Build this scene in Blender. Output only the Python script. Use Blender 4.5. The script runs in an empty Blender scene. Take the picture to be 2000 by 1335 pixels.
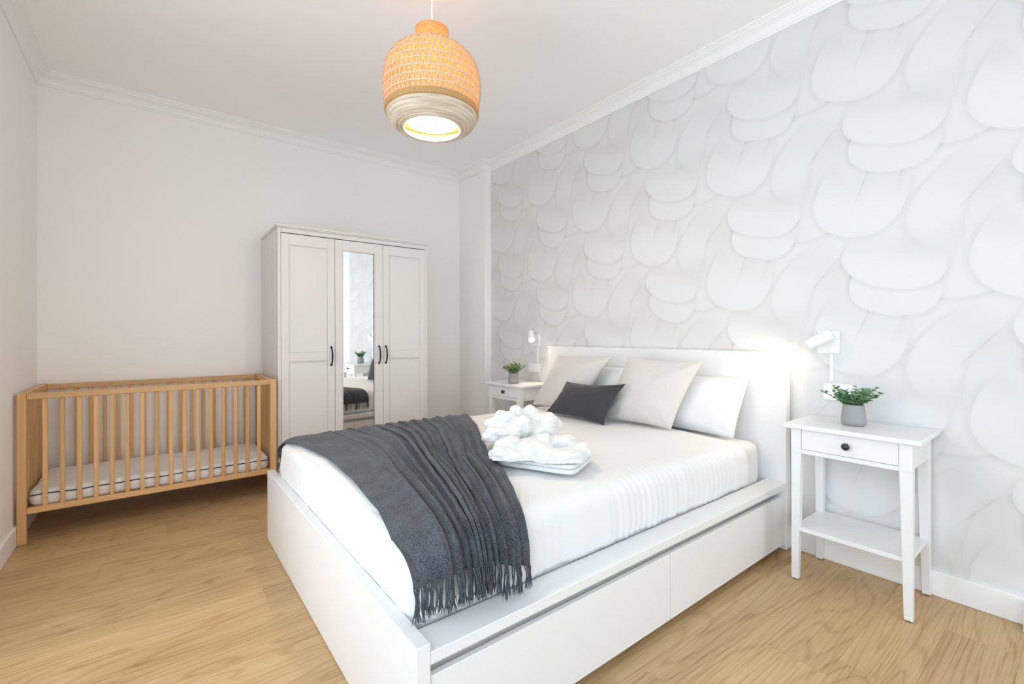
import bpy, bmesh, math, random
import numpy as np
from mathutils import Vector, Matrix, noise
random.seed(7)
rng = np.random.default_rng(5)
scene = bpy.context.scene
COL = scene.collection
PI = math.pi

# ------------------------------------------------------------------ camera
F_PX, U0, V0, CAM_H = 895.4, 999.9, 652.9, 1.1106
YAW, ROLL = math.radians(37.915), -0.0026
cam_d = bpy.data.cameras.new('camera')
cam_d.sensor_fit = 'HORIZONTAL'; cam_d.sensor_width = 36.0
cam_d.lens = F_PX * 36.0 / 2000.0
cam_d.shift_x = (1000 - U0) / 2000.0
cam_d.shift_y = -(667.5 - V0) / 2000.0
cam_d.clip_start = 0.02
cam = bpy.data.objects.new('camera', cam_d); COL.objects.link(cam)
Fv = Vector((math.sin(YAW), math.cos(YAW), 0)); Rv = Vector((math.cos(YAW), -math.sin(YAW), 0)); Uv = Vector((0, 0, 1))
r2 = Rv * math.cos(ROLL) + Uv * math.sin(ROLL); u2 = -Rv * math.sin(ROLL) + Uv * math.cos(ROLL)
M = Matrix.Identity(4)
for i in range(3):
    M[i][0], M[i][1], M[i][2] = r2[i], u2[i], -Fv[i]
M[2][3] = CAM_H
cam.matrix_world = M
scene.camera = cam

# ------------------------------------------------------------------ room dimensions
XL, XR, YB, YF, ZC = -0.5905, 2.617, 4.160, -2.30, 2.795
COLX, COLY = 0.0764, 0.464          # pier in the far right corner
WX0, WX1, WZ0, WZ1 = -0.20, 2.25, 0.08, 2.45   # balcony window behind the camera
LWIN = ((-0.95, 0.75), (1.05, 2.55))  # windows in the left wall, out of frame
DAY, DAY2 = (0.51, 0.785, 1.0), (0.935, 0.965, 0.985)

# ------------------------------------------------------------------ world, lights, exposure
w = bpy.data.worlds.new('sky'); scene.world = w; w.use_nodes = True
bg = w.node_tree.nodes['Background']; bg.inputs['Color'].default_value = (0.80, 0.90, 1.0, 1); bg.inputs['Strength'].default_value = 1.5
def area(name, loc, rot, sx, sy, power, col, spread=PI):
    l = bpy.data.lights.new(name, 'AREA'); l.shape = 'RECTANGLE'; l.size = sx; l.size_y = sy
    l.energy = power; l.color = col; l.spread = spread
    o = bpy.data.objects.new(name, l); COL.objects.link(o); o.location = loc; o.rotation_euler = rot
    return o
# daylight coming in through the balcony window (enters at the inner face of the reveal)
area('window_daylight', ((WX0 + WX1) / 2, YF + 0.004, (WZ0 + WZ1) / 2), (PI / 2, 0, 0), WX1 - WX0 - .1, WZ1 - WZ0 - .1, 32, DAY2)
# and through two windows in the left wall, beside and just ahead of the photographer
for k_, (a_, b_, e_, c_) in enumerate(((-0.95, 0.75, 31, DAY), (1.05, 2.55, 20, DAY2))):
    area('side_daylight', (XL + 0.004, (a_ + b_) / 2, (WZ0 + WZ1) / 2), (0, -PI / 2, 0), WZ1 - WZ0 - .1, b_ - a_ - .1, e_, c_)
PEND_W, SCONCE_W = 22, 1.6
WARM = (1.0, 0.78, 0.54)
vs = scene.view_settings
vs.view_transform = 'Standard'; vs.look = 'None'; vs.gamma = 1.0; vs.use_curve_mapping = False
vs.exposure = 0.06
scene.display_settings.display_device = 'sRGB'
try:
    cy = scene.cycles
    cy.max_bounces = 14; cy.diffuse_bounces = 9; cy.glossy_bounces = 5; cy.transmission_bounces = 6; cy.transparent_max_bounces = 12
    cy.sample_clamp_indirect = 6.0; cy.caustics_reflective = False; cy.caustics_refractive = False
except Exception:
    pass

# ------------------------------------------------------------------ material helpers
class NT:
    def __init__(s, name):
        s.m = bpy.data.materials.new(name); s.m.use_nodes = True
        s.t = s.m.node_tree; s.b = s.t.nodes['Principled BSDF']
    def n(s, typ, **kw):
        nd = s.t.nodes.new(typ)
        for k, v in kw.items():
            setattr(nd, k, v)
        return nd
    def l(s, a, b): s.t.links.new(a, b)
    def set(s, **kw):
        for k, v in kw.items():
            s.b.inputs[k.replace('_', ' ')].default_value = v
    def ramp(s, stops, interp='LINEAR'):
        r = s.n('ShaderNodeValToRGB'); r.color_ramp.interpolation = interp
        e = r.color_ramp.elements
        while len(e) < len(stops): e.new(0.5)
        for el, (p, c) in zip(e, stops):
            el.position = p; el.color = (*c, 1)
        return r
    def math(s, op, a, b=None, c=None, clamp=False):
        nd = s.n('ShaderNodeMath', operation=op, use_clamp=clamp)
        for i, v in enumerate((a, b, c)):
            if v is None: continue
            if isinstance(v, (int, float)): nd.inputs[i].default_value = v
            else: s.l(v, nd.inputs[i])
        return nd.outputs[0]
    def coords(s, scale=(1, 1, 1), rot=(0, 0, 0), rand=False, kind='Object'):
        tc = s.n('ShaderNodeTexCoord'); mp = s.n('ShaderNodeMapping')
        mp.inputs['Scale'].default_value = scale; mp.inputs['Rotation'].default_value = rot
        src = tc.outputs[kind]
        if rand:
            oi = s.n('ShaderNodeObjectInfo'); ml = s.n('ShaderNodeMath', operation='MULTIPLY'); ml.inputs[1].default_value = 37.0
            s.l(oi.outputs['Random'], ml.inputs[0]); cb = s.n('ShaderNodeCombineXYZ')
            for i in range(3): s.l(ml.outputs[0], cb.inputs[i])
            ad = s.n('ShaderNodeVectorMath', operation='ADD'); s.l(src, ad.inputs[0]); s.l(cb.outputs[0], ad.inputs[1]); src = ad.outputs[0]
        s.l(src, mp.inputs['Vector'])
        return mp.outputs['Vector']
    def noise(s, vec, scale, detail=3, rough=0.5, dist=0):
        nd = s.n('ShaderNodeTexNoise'); nd.inputs['Scale'].default_value = scale; nd.inputs['Detail'].default_value = detail
        nd.inputs['Roughness'].default_value = rough; nd.inputs['Distortion'].default_value = dist
        s.l(vec, nd.inputs['Vector']); return nd.outputs['Fac']
    def bump(s, h, strength, dist):
        bp = s.n('ShaderNodeBump'); bp.inputs['Strength'].default_value = strength; bp.inputs['Distance'].default_value = dist
        s.l(h, bp.inputs['Height']); s.l(bp.outputs['Normal'], s.b.inputs['Normal'])

def m_plain(name, col, rough=0.5, bump=0, bscale=60, bdist=0.001, var=0.0, **kw):
    t = NT(name); t.set(Base_Color=(*col, 1), Roughness=rough, **kw)
    v = t.coords()
    if var:
        f = t.noise(v, 3.0, 4)
        r = t.ramp([(0.3, tuple(c * (1 - var) for c in col)), (0.7, tuple(min(1, c * (1 + var)) for c in col))])
        t.l(f, r.inputs['Fac']); t.l(r.outputs['Color'], t.b.inputs['Base Color'])
    if bump:
        t.bump(t.noise(v, bscale, 3), bump, bdist)
    return t.m

def m_wood(name, c0, c1, axis, rough=0.45, grain=26):
    t = NT(name); t.set(Roughness=rough)
    sc = [grain, grain, grain]; sc['xyz'.index(axis)] = grain * 0.06
    v = t.coords(tuple(sc), rand=True)
    f = t.noise(v, 1.0, 5, 0.55, 0.6)
    r = t.ramp([(0.3, c0), (0.72, c1)]); t.l(f, r.inputs['Fac'])
    oi = t.n('ShaderNodeObjectInfo'); hs = t.n('ShaderNodeHueSaturation')
    t.l(t.math('MULTIPLY_ADD', oi.outputs['Random'], 0.22, 0.89), hs.inputs['Value'])
    t.l(r.outputs['Color'], hs.inputs['Color']); t.l(hs.outputs['Color'], t.b.inputs['Base Color'])
    t.bump(f, 0.15, 0.0006)
    return t.m

def m_cloth(name, c0, c1, scale=900, rough=0.9, bump=0.3, sheen=0.2, big=0.0, mid=0.5):
    t = NT(name); t.set(Roughness=rough, Sheen_Weight=sheen)
    v = t.coords()
    f = t.noise(v, scale, 2, 0.6)
    fa = f
    if big:
        g = t.noise(v, 14, 3)
        fa = t.math('ADD', f, t.math('MULTIPLY_ADD', g, big, -big * 0.5))
    r = t.ramp([(mid - 0.16, c0), (mid + 0.16, c1)]); t.l(fa, r.inputs['Fac']); t.l(r.outputs['Color'], t.b.inputs['Base Color'])
    t.bump(f, bump, 0.0012)
    return t.m

def m_floor():
    t = NT('oak_plank'); t.set(Roughness=0.42, Specular_IOR_Level=0.42)
    # cathedral figure: thin growth lines on a slowly varying field stretched along the plank
    v = t.coords((0.75, 6.4, 6.4), rand=True)
    low = t.noise(v, 0.85, 1.5, 0.4, 0.3)
    ring = t.math('PINGPONG', t.math('MULTIPLY', low, 22.0), 0.5)
    mr = t.n('ShaderNodeMapRange'); mr.interpolation_type = 'SMOOTHSTEP'; t.l(ring, mr.inputs[0])
    for k_, q_ in enumerate((0.0, 0.22, 0.0, 1.0)): mr.inputs[k_ + 1].default_value = q_
    vm = t.coords((0.7, 2.2, 2.2), rand=True)
    patch = t.noise(vm, 1.6, 2, 0.5)
    v2 = t.coords((3.0, 150.0, 150.0), rand=True)
    fine = t.noise(v2, 1.0, 5, 0.6, 0.2)
    v3 = t.coords((12.0, 420.0, 420.0), rand=True)
    pore = t.noise(v3, 1.0, 2, 0.6)
    f = t.math('ADD', t.math('MULTIPLY', mr.outputs[0], 0.10), t.math('MULTIPLY', fine, 0.47))
    f = t.math('ADD', f, t.math('MULTIPLY', pore, 0.26))
    f = t.math('ADD', f, t.math('MULTIPLY_ADD', patch, 0.34, -0.085))
    r = t.ramp([(0.30, (0.25, 0.140, 0.060)), (0.44, (0.43, 0.27, 0.128)), (0.58, (0.54, 0.365, 0.186)), (0.76, (0.61, 0.435, 0.245))])
    t.l(f, r.inputs['Fac'])
    oi = t.n('ShaderNodeObjectInfo'); hs = t.n('ShaderNodeHueSaturation')
    t.l(t.math('MULTIPLY_ADD', oi.outputs['Random'], 0.09, 0.955), hs.inputs['Value'])
    t.l(r.outputs['Color'], hs.inputs['Color']); t.l(hs.outputs['Color'], t.b.inputs['Base Color'])
    t.bump(t.math('ADD', fine, t.math('MULTIPLY', pore, 0.6)), 0.12, 0.0007)
    return t.m

# printed wallpaper: overlapping pale petals, 56 x 65 cm half drop repeat
def petal_group():
    g = bpy.data.node_groups.new('petal_print', 'ShaderNodeTree')
    I = g.interface
    for nm, ty in (('Vector', 'NodeSocketVector'), ('Center', 'NodeSocketVector'), ('Angle', 'NodeSocketFloat'), ('A', 'NodeSocketFloat'), ('B', 'NodeSocketFloat'), ('Tone', 'NodeSocketFloat'), ('Rib', 'NodeSocketFloat'), ('Prev', 'NodeSocketFloat')):
        I.new_socket(nm, in_out='INPUT', socket_type=ty)
    I.new_socket('Shade', in_out='OUTPUT', socket_type='NodeSocketFloat')
    N = g.nodes; L = g.links
    gi = N.new('NodeGroupInput'); go = N.new('NodeGroupOutput')
    def mth(op, a, b=None, c=None, clamp=False):
        nd = N.new('ShaderNodeMath'); nd.operation = op; nd.use_clamp = clamp
        for i, v in enumerate((a, b, c)):
            if v is None: continue
            if isinstance(v, (int, float)): nd.inputs[i].default_value = v
            else: L.new(v, nd.inputs[i])
        return nd.outputs[0]
    def smooth(x, a, b, o0, o1):
        nd = N.new('ShaderNodeMapRange'); nd.interpolation_type = 'SMOOTHSTEP'
        L.new(x, nd.inputs[0])
        for i, v in enumerate((a, b, o0, o1)): nd.inputs[i + 1].default_value = v
        return nd.outputs[0]
    sub = N.new('ShaderNodeVectorMath'); sub.operation = 'SUBTRACT'; L.new(gi.outputs['Vector'], sub.inputs[0]); L.new(gi.outputs['Center'], sub.inputs[1])
    sp = N.new('ShaderNodeSeparateXYZ'); L.new(sub.outputs[0], sp.inputs[0])
    x = mth('WRAP', sp.outputs[0], 0.56, -0.56); y = mth('WRAP', sp.outputs[1], 0.325, -0.325)
    cb = N.new('ShaderNodeCombineXYZ'); L.new(x, cb.inputs[0]); L.new(y, cb.inputs[1])
    ro = N.new('ShaderNodeVectorRotate'); ro.rotation_type = 'Z_AXIS'; L.new(cb.outputs[0], ro.inputs['Vector']); L.new(gi.outputs['Angle'], ro.inputs['Angle'])
    s2 = N.new('ShaderNodeSeparateXYZ'); L.new(ro.outputs[0], s2.inputs[0])
    px, py = s2.outputs[0], s2.outputs[1]                       # tip at -y
    vb = mth('DIVIDE', py, gi.outputs['B'])
    egg = mth('MULTIPLY_ADD', vb, 0.12, 1.0)
    ua = mth('MULTIPLY', mth('DIVIDE', px, gi.outputs['A']), egg)
    au = mth('POWER', mth('ABSOLUTE', ua), 2.3); av = mth('POWER', mth('ABSOLUTE', vb), 2.3)
    r = mth('POWER', mth('ADD', au, av), 1 / 2.3)
    root = smooth(vb, -0.25, 0.72, 1.0, 0.0)                   # petals melt away towards their roots
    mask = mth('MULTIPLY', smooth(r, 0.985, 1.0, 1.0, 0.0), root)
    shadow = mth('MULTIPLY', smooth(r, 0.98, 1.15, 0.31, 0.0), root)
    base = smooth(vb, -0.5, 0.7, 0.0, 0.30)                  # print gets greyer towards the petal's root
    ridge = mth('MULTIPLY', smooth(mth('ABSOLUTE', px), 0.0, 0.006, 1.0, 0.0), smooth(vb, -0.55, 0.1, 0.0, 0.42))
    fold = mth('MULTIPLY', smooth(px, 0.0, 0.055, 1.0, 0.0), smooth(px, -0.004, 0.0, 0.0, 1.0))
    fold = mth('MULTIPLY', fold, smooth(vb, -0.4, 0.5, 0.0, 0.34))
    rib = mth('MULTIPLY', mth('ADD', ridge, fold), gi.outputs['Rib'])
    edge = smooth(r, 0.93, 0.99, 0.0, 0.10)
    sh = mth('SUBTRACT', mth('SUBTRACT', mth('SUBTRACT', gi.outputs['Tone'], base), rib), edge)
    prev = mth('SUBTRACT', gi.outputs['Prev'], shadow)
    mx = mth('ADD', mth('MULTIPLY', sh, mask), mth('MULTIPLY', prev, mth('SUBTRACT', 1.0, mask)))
    L.new(mx, go.inputs[0])
    return g

def m_wallpaper():
    t = NT('petal_wallpaper'); t.set(Roughness=0.62)
    geo = t.n('ShaderNodeTexCoord'); sp = t.n('ShaderNodeSeparateXYZ'); t.l(geo.outputs['Object'], sp.inputs[0])
    neg = t.math('MULTIPLY', sp.outputs[1], -1.0)
    nz = t.noise(geo.outputs['Object'], 5.0, 2)
    wob = t.math('MULTIPLY_ADD', nz, 0.024, -0.012)
    cb = t.n('ShaderNodeCombineXYZ'); t.l(t.math('ADD', neg, wob), cb.inputs[0]); t.l(t.math('ADD', sp.outputs[2], wob), cb.inputs[1])
    g = petal_group()
    #        cx     cz    tip dir       a     b    tone  rib
    P = [(-0.30, 1.70, (-0.62, -0.80), .165, .270, .84, 1.0),
         (-0.71, 1.93, (-0.20, -1.0), .180, .285, .85, 0.0),
         (-0.37, 2.12, (0.18, -1.0), .175, .215, .82, 0.3),
         (-0.69, 1.79, (-0.36, -1.0), .180, .225, .92, 1.0),
         (-0.565, 2.00, (-0.28, -1.0), .165, .158, .86, 0.8),
         (-0.570, 2.115, (-0.30, -1.0), .190, .150, .89, 0.0)]
    prev = None
    for (cx, cz, d, a, b, tone, rb) in P:
        for (ox, oz) in ((0, 0), (0.56, -0.325)):
            nd = t.n('ShaderNodeGroup'); nd.node_tree = g
            t.l(cb.outputs[0], nd.inputs['Vector'])
            nd.inputs['Center'].default_value = (cx + ox, cz + oz, 0)
            nd.inputs['Angle'].default_value = -math.atan2(d[0], -d[1])
            nd.inputs['A'].default_value = a; nd.inputs['B'].default_value = b; nd.inputs['Tone'].default_value = tone; nd.inputs['Rib'].default_value = rb
            if prev is None: nd.inputs['Prev'].default_value = 0.8
            else: t.l(prev, nd.inputs['Prev'])
            prev = nd.outputs[0]
    mp = t.n('ShaderNodeMapping'); mp.inputs['Scale'].default_value = (1, 1.0, 26); t.l(geo.outputs['Object'], mp.inputs['Vector'])
    strk = t.noise(mp.outputs['Vector'], 12, 3, 0.6)
    sh = t.math('ADD', prev, t.math('MULTIPLY_ADD', strk, 0.16, -0.08))
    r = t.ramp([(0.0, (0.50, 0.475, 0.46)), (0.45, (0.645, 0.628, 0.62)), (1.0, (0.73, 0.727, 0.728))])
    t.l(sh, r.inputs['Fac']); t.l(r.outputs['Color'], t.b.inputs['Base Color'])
    t.bump(t.noise(geo.outputs['Object'], 300, 2), 0.08, 0.0006)
    return t.m

MAT = {}
MAT['wall'] = m_plain('wall_paint', (0.875, 0.86, 0.845), 0.75, 0.12, 90, 0.0008)
MAT['ceil'] = m_plain('ceiling_paint', (0.93, 0.925, 0.92), 0.85, 0.08, 120, 0.0006)
MAT['trim'] = m_plain('trim_paint', (0.86, 0.85, 0.84), 0.5, 0.04, 60)
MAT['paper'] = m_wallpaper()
MAT['floor'] = m_floor()
MAT['sub'] = m_plain('floor_joint', (0.16, 0.10, 0.055), 0.8)
MAT['white'] = m_plain('white_lacquer', (0.80, 0.80, 0.80), 0.33, 0.03, 200, 0.0004)
MAT['wardrobe'] = m_plain('white_foil', (0.74, 0.715, 0.695), 0.38, 0.03, 200, 0.0004)
MAT['gap'] = m_plain('dark_gap', (0.03, 0.028, 0.026), 0.9)
B0, B1 = (0.55, 0.315, 0.135), (0.69, 0.43, 0.205)
MAT['woodz'] = m_wood('beech_upright', B0, B1, 'z'); MAT['woodx'] = m_wood('beech_rail', B0, B1, 'x'); MAT['woody'] = m_wood('beech_end_rail', B0, B1, 'y')
MAT['sheet'] = m_cloth('white_cotton', (0.73, 0.73, 0.735), (0.78, 0.78, 0.78), 700, 0.85, 0.10, 0.1)
MAT['terry'] = m_cloth('white_terry', (0.67, 0.67, 0.675), (0.77, 0.77, 0.77), 420, 0.95, 0.55, 0.3)
MAT['cotmat'] = m_cloth('crib_ticking', (0.74, 0.71, 0.67), (0.81, 0.78, 0.75), 260, 0.9, 0.2, 0.1)
MAT['beige'] = m_cloth('beige_linen', (0.58, 0.545, 0.51), (0.70, 0.665, 0.635), 520, 0.92, 0.35, 0.2)
MAT['dark'] = m_cloth('charcoal_linen', (0.022, 0.022, 0.027), (0.055, 0.055, 0.064), 480, 0.92, 0.4, 0.15)
MAT['throw'] = m_cloth('heather_wool', (0.009, 0.010, 0.015), (0.105, 0.117, 0.140), 330, 0.95, 0.5, 0.12, 0.25)
MAT['fringe'] = m_cloth('heather_yarn', (0.014, 0.017, 0.023), (0.11, 0.125, 0.15), 420, 0.95, 0.4, 0.1)
MAT['navy'] = m_plain('navy_piping', (0.03, 0.035, 0.06), 0.8)
MAT['black'] = m_plain('blackened_metal', (0.018, 0.016, 0.015), 0.38, Metallic=0.7)
MAT['bronze'] = m_plain('dark_bronze', (0.05, 0.055, 0.06), 0.35, Metallic=0.8)
MAT['mirror'] = m_plain('mirror_glass', (0.93, 0.94, 0.94), 0.01, Metallic=1.0)
MAT['plastic'] = m_plain('white_plastic', (0.86, 0.86, 0.86), 0.35)
MAT['lampw'] = m_plain('lamp_white', (0.85, 0.85, 0.85), 0.4)
MAT['pot'] = m_plain('grey_concrete', (0.33, 0.335, 0.34), 0.85, 0.35, 140, 0.001, 0.10)
MAT['pot2'] = m_plain('warm_grey_concrete', (0.33, 0.31, 0.30), 0.85, 0.35, 140, 0.001, 0.10)
MAT['soil'] = m_plain('potting_soil', (0.04, 0.028, 0.018), 0.95, 0.8, 120, 0.004)
MAT['foot'] = m_plain('black_pad', (0.02, 0.02, 0.02), 0.7)
MAT['frame'] = m_plain('window_white', (0.84, 0.84, 0.84), 0.4)

def m_leaf(name, a, b):
    t = NT(name); t.set(Roughness=0.5)
    oi = t.n('ShaderNodeObjectInfo'); r = t.ramp([(0.0, a), (1.0, b)])
    f = t.noise(t.coords(), 60, 2)
    geo = t.n('ShaderNodeNewGeometry')
    t.l(t.math('ADD', t.math('MULTIPLY', f, 0.5), t.math('MULTIPLY_ADD', t.math('ADD', oi.outputs['Random'], geo.outputs['Random Per Island']), 0.5, -0.25), clamp=True), r.inputs['Fac'])
    t.l(r.outputs['Color'], t.b.inputs['Base Color'])
    t.set(Transmission_Weight=0.0, Subsurface_Weight=0.0)
    return t.m
MAT['leaf'] = m_leaf('eucalyptus_leaf', (0.03, 0.11, 0.06), (0.22, 0.43, 0.20))
MAT['leaf2'] = m_leaf('boxwood_leaf', (0.025, 0.095, 0.018), (0.26, 0.42, 0.09))
MAT['stem'] = m_plain('green_stem', (0.14, 0.17, 0.07), 0.7)

def m_bamboo(name, c, trans):
    t = NT(name)
    f = t.noise(t.coords((1, 1, 1)), 160, 3)
    r = t.ramp([(0.3, tuple(x * 0.72 for x in c)), (0.7, c)]); t.l(f, r.inputs['Fac'])
    t.l(r.outputs['Color'], t.b.inputs['Base Color']); t.set(Roughness=0.55)
    tr = t.n('ShaderNodeBsdfTranslucent'); t.l(r.outputs['Color'], tr.inputs['Color'])
    mx = t.n('ShaderNodeMixShader'); mx.inputs[0].default_value = trans
    out = t.t.nodes['Material Output']
    t.l(t.b.outputs[0], mx.inputs[1]); t.l(tr.outputs[0], mx.inputs[2]); t.l(mx.outputs[0], out.inputs['Surface'])
    return t.m
MAT['bamboo'] = m_bamboo('bamboo_strip', (0.90, 0.79, 0.60), 0.18)
MAT['bamboo_in'] = m_bamboo('bamboo_lining', (0.80, 0.54, 0.23), 0.42)

def m_coil():
    t = NT('coiled_bamboo'); t.set(Roughness=0.5)
    tc = t.n('ShaderNodeTexCoord'); mp = t.n('ShaderNodeMapping'); mp.inputs['Scale'].default_value = (2.0, 2.0, 55.0)
    t.l(tc.outputs['Object'], mp.inputs['Vector'])
    f = t.noise(mp.outputs['Vector'], 3.0, 4, 0.6)
    r = t.ramp([(0.3, (0.46, 0.36, 0.26)), (0.55, (0.68, 0.58, 0.46)), (0.75, (0.76, 0.69, 0.59))]); t.l(f, r.inputs['Fac'])
    t.l(r.outputs['Color'], t.b.inputs['Base Color']); t.bump(f, 0.3, 0.001)
    return t.m
MAT['coil'] = m_coil()

def m_emit(name, col, s):
    t = NT(name); t.set(Base_Color=(0.9, 0.9, 0.9, 1), Emission_Color=(*col, 1), Emission_Strength=s); return t.m
MAT['bulb'] = m_emit('lit_bulb', (1.0, 0.80, 0.52), 14)

def m_glass():
    t = NT('window_glass'); out = t.t.nodes['Material Output']
    tr = t.n('ShaderNodeBsdfTransparent'); gl = t.n('ShaderNodeBsdfGlossy'); gl.inputs['Roughness'].default_value = 0.02
    fr = t.n('ShaderNodeFresnel'); mx = t.n('ShaderNodeMixShader')
    t.l(fr.outputs[0], mx.inputs[0]); t.l(tr.outputs[0], mx.inputs[1]); t.l(gl.outputs[0], mx.inputs[2]); t.l(mx.outputs[0], out.inputs['Surface'])
    return t.m
MAT['glass'] = m_glass()

# ------------------------------------------------------------------ geometry helpers
ORG = {}
class MB:
    def __init__(s): s.v = []; s.f = []; s.sm = []
    def add(s, vs_, fs, smooth=False):
        o = len(s.v); s.v += [tuple(map(float, q)) for q in vs_]
        for f in fs: s.f.append([i + o for i in f]); s.sm.append(smooth)
        return s
    def hexa(s, c, b=0.0):
        """8 corners ordered x fastest, then y, then z; edges chamfered by b"""
        c = [np.array(q, float) for q in c]
        if b <= 0:
            return s.add(c, [(0, 2, 3, 1), (4, 5, 7, 6), (0, 1, 5, 4), (2, 6, 7, 3), (0, 4, 6, 2), (1, 3, 7, 5)])
        ln = [np.linalg.norm(c[1] - c[0]), np.linalg.norm(c[2] - c[0]), np.linalg.norm(c[4] - c[0])]
        e = [min(0.45, b / max(l, 1e-6)) for l in ln]
        def tri(u, v, w_):
            p = np.zeros(3)
            for k in range(8):
                wu = u if k & 1 else 1 - u; wv = v if k & 2 else 1 - v; ww = w_ if k & 4 else 1 - w_
                p += c[k] * wu * wv * ww
            return p
        V = []; idx = {}
        for k in range(8):
            s0 = (k & 1, (k >> 1) & 1, (k >> 2) & 1)
            for ax in range(3):
                q = [(1 - e[i]) if s0[i] else e[i] for i in range(3)]
                q[ax] = float(s0[ax]); idx[(k, ax)] = len(V); V.append(tri(*q))
        Fc = []
        for ax in range(3):
            a1, a2 = [i for i in range(3) if i != ax]
            for sd in (0, 1):
                ks = [(sd << ax) | (p << a1) | (q << a2) for p, q in ((0, 0), (1, 0), (1, 1), (0, 1))]
                Fc.append([idx[(k, ax)] for k in ks])
            for p in (0, 1):
                for q in (0, 1):
                    k0 = (p << a1) | (q << a2); k1 = k0 | (1 << ax)
                    Fc.append([idx[(k0, a1)], idx[(k1, a1)], idx[(k1, a2)], idx[(k0, a2)]])
        for k in range(8): Fc.append([idx[(k, 0)], idx[(k, 1)], idx[(k, 2)]])
        return s.add(V, Fc)
    def box(s, x0, x1, y0, y1, z0, z1, b=0.0):
        return s.hexa([(x, y, z) for z in (z0, z1) for y in (y0, y1) for x in (x0, x1)], b)
    def taper(s, p0, p1, w0, d0, w1, d1, b=0.001):
        """upright bar from bottom centre p0 to top centre p1"""
        c = []
        for p, w_, d in ((p0, w0, d0), (p1, w1, d1)):
            for sy in (-1, 1):
                for sx in (-1, 1): c.append((p[0] + sx * w_ / 2, p[1] + sy * d / 2, p[2]))
        return s.hexa(c, b)
    def tube(s, pts, rad, n=8, caps=True, flat=1.0):
        pts = [np.array(p, float) for p in pts]; m = len(pts)
        rad = [rad] * m if not hasattr(rad, '__len__') else rad
        V = []; prev = None
        for i, p in enumerate(pts):
            t = pts[min(i + 1, m - 1)] - pts[max(i - 1, 0)]; t = t / (np.linalg.norm(t) + 1e-12)
            a = np.array((0, 0, 1.0)) if prev is None else prev
            if prev is None and abs(t[2]) > 0.9: a = np.array((1.0, 0, 0))
            u = a - t * (a @ t); u = u / (np.linalg.norm(u) + 1e-12); v = np.cross(t, u); prev = u
            for k in range(n):
                q = 2 * PI * k / n; V.append(p + rad[i] * (math.cos(q) * u * flat + math.sin(q) * v))
        Fc = [(i * n + k, i * n + (k + 1) % n, (i + 1) * n + (k + 1) % n, (i + 1) * n + k) for i in range(m - 1) for k in range(n)]
        if caps: Fc += [tuple(range(n))[::-1], tuple((m - 1) * n + k for k in range(n))]
        return s.add(V, Fc, True)
    def lathe(s, prof, c=(0, 0, 0), n=48, axis=None, close=False):
        """profile (r,z) turned about c; axis: direction of z"""
        ax = np.array((0, 0, 1.0)) if axis is None else np.array(axis, float) / np.linalg.norm(axis)
        h = np.array((1.0, 0, 0)) if abs(ax[0]) < 0.9 else np.array((0, 1.0, 0))
        u = np.cross(ax, h); u /= np.linalg.norm(u); v = np.cross(ax, u); c = np.array(c, float)
        V = []; m = len(prof)
        for (r, z) in prof:
            for k in range(n):
                q = 2 * PI * k / n; V.append(c + ax * z + r * (math.cos(q) * u + math.sin(q) * v))
        rows = m if close else m - 1
        Fc = [(i * n + k, i * n + (k + 1) % n, ((i + 1) % m) * n + (k + 1) % n, ((i + 1) % m) * n + k) for i in range(rows) for k in range(n)]
        return s.add(V, Fc, True)
    def grid(s, P, wrap_u=False):
        """P: nu x nv x 3"""
        nu, nv = P.shape[:2]; V = P.reshape(-1, 3)
        Fc = []
        for i in range(nu if wrap_u else nu - 1):
            i2 = (i + 1) % nu
            for j in range(nv - 1):
                Fc.append((i * nv + j, i2 * nv + j, i2 * nv + j + 1, i * nv + j + 1))
        return s.add(V, Fc, True)
    def build(s, name, mat, parent=None, org=None, sharp=35, recalc=True, weld=0.0):
        o0 = np.array(org if org is not None else (ORG.get(parent.name, (0, 0, 0)) if parent else (0, 0, 0)), float)
        me = bpy.data.meshes.new(name)
        V = np.array(s.v) - o0
        me.from_pydata(V.tolist(), [], s.f)
        me.polygons.foreach_set('use_smooth', s.sm)
        if recalc or weld:
            bm = bmesh.new(); bm.from_mesh(me)
            if weld: bmesh.ops.remove_doubles(bm, verts=bm.verts, dist=weld)
            if recalc: bmesh.ops.recalc_face_normals(bm, faces=bm.faces)
            bm.to_mesh(me); bm.free()
        me.update()
        if any(s.sm):
            me.set_sharp_from_angle(angle=math.radians(sharp))
        me.materials.append(mat if not isinstance(mat, str) else MAT[mat])
        o = bpy.data.objects.new(name, me); COL.objects.link(o)
        if parent:
            o.parent = parent
            po = np.array(ORG.get(parent.name, (0, 0, 0)))
            o.location = tuple(o0 - po)
        else:
            o.location = tuple(o0)
        ORG[o.name] = tuple(o0)
        return o

def tag(o, label=None, cat=None, group=None, kind=None):
    if label: o['label'] = label
    if cat: o['category'] = cat
    if group: o['group'] = group
    if kind: o['kind'] = kind
    return o
def thing(name, loc, label, cat, group=None):
    o = bpy.data.objects.new(name, None); COL.objects.link(o); o.location = loc; o.empty_display_size = 0.1
    ORG[o.name] = tuple(loc); return tag(o, label, cat, group)
def struct(o): o['kind'] = 'structure'; return o
def bx(name, mat, parent, x0, x1, y0, y1, z0, z1, b=0.0015):
    return MB().box(x0, x1, y0, y1, z0, z1, b).build(name, mat, parent)
def copy_tree(o, parent=None):
    c = o.copy(); COL.objects.link(c)
    if parent: c.parent = parent
    for ch in list(o.children): copy_tree(ch, c)
    return c
def nz(x, y, z=0.0): return noise.noise(Vector((x, y, z)))

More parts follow.
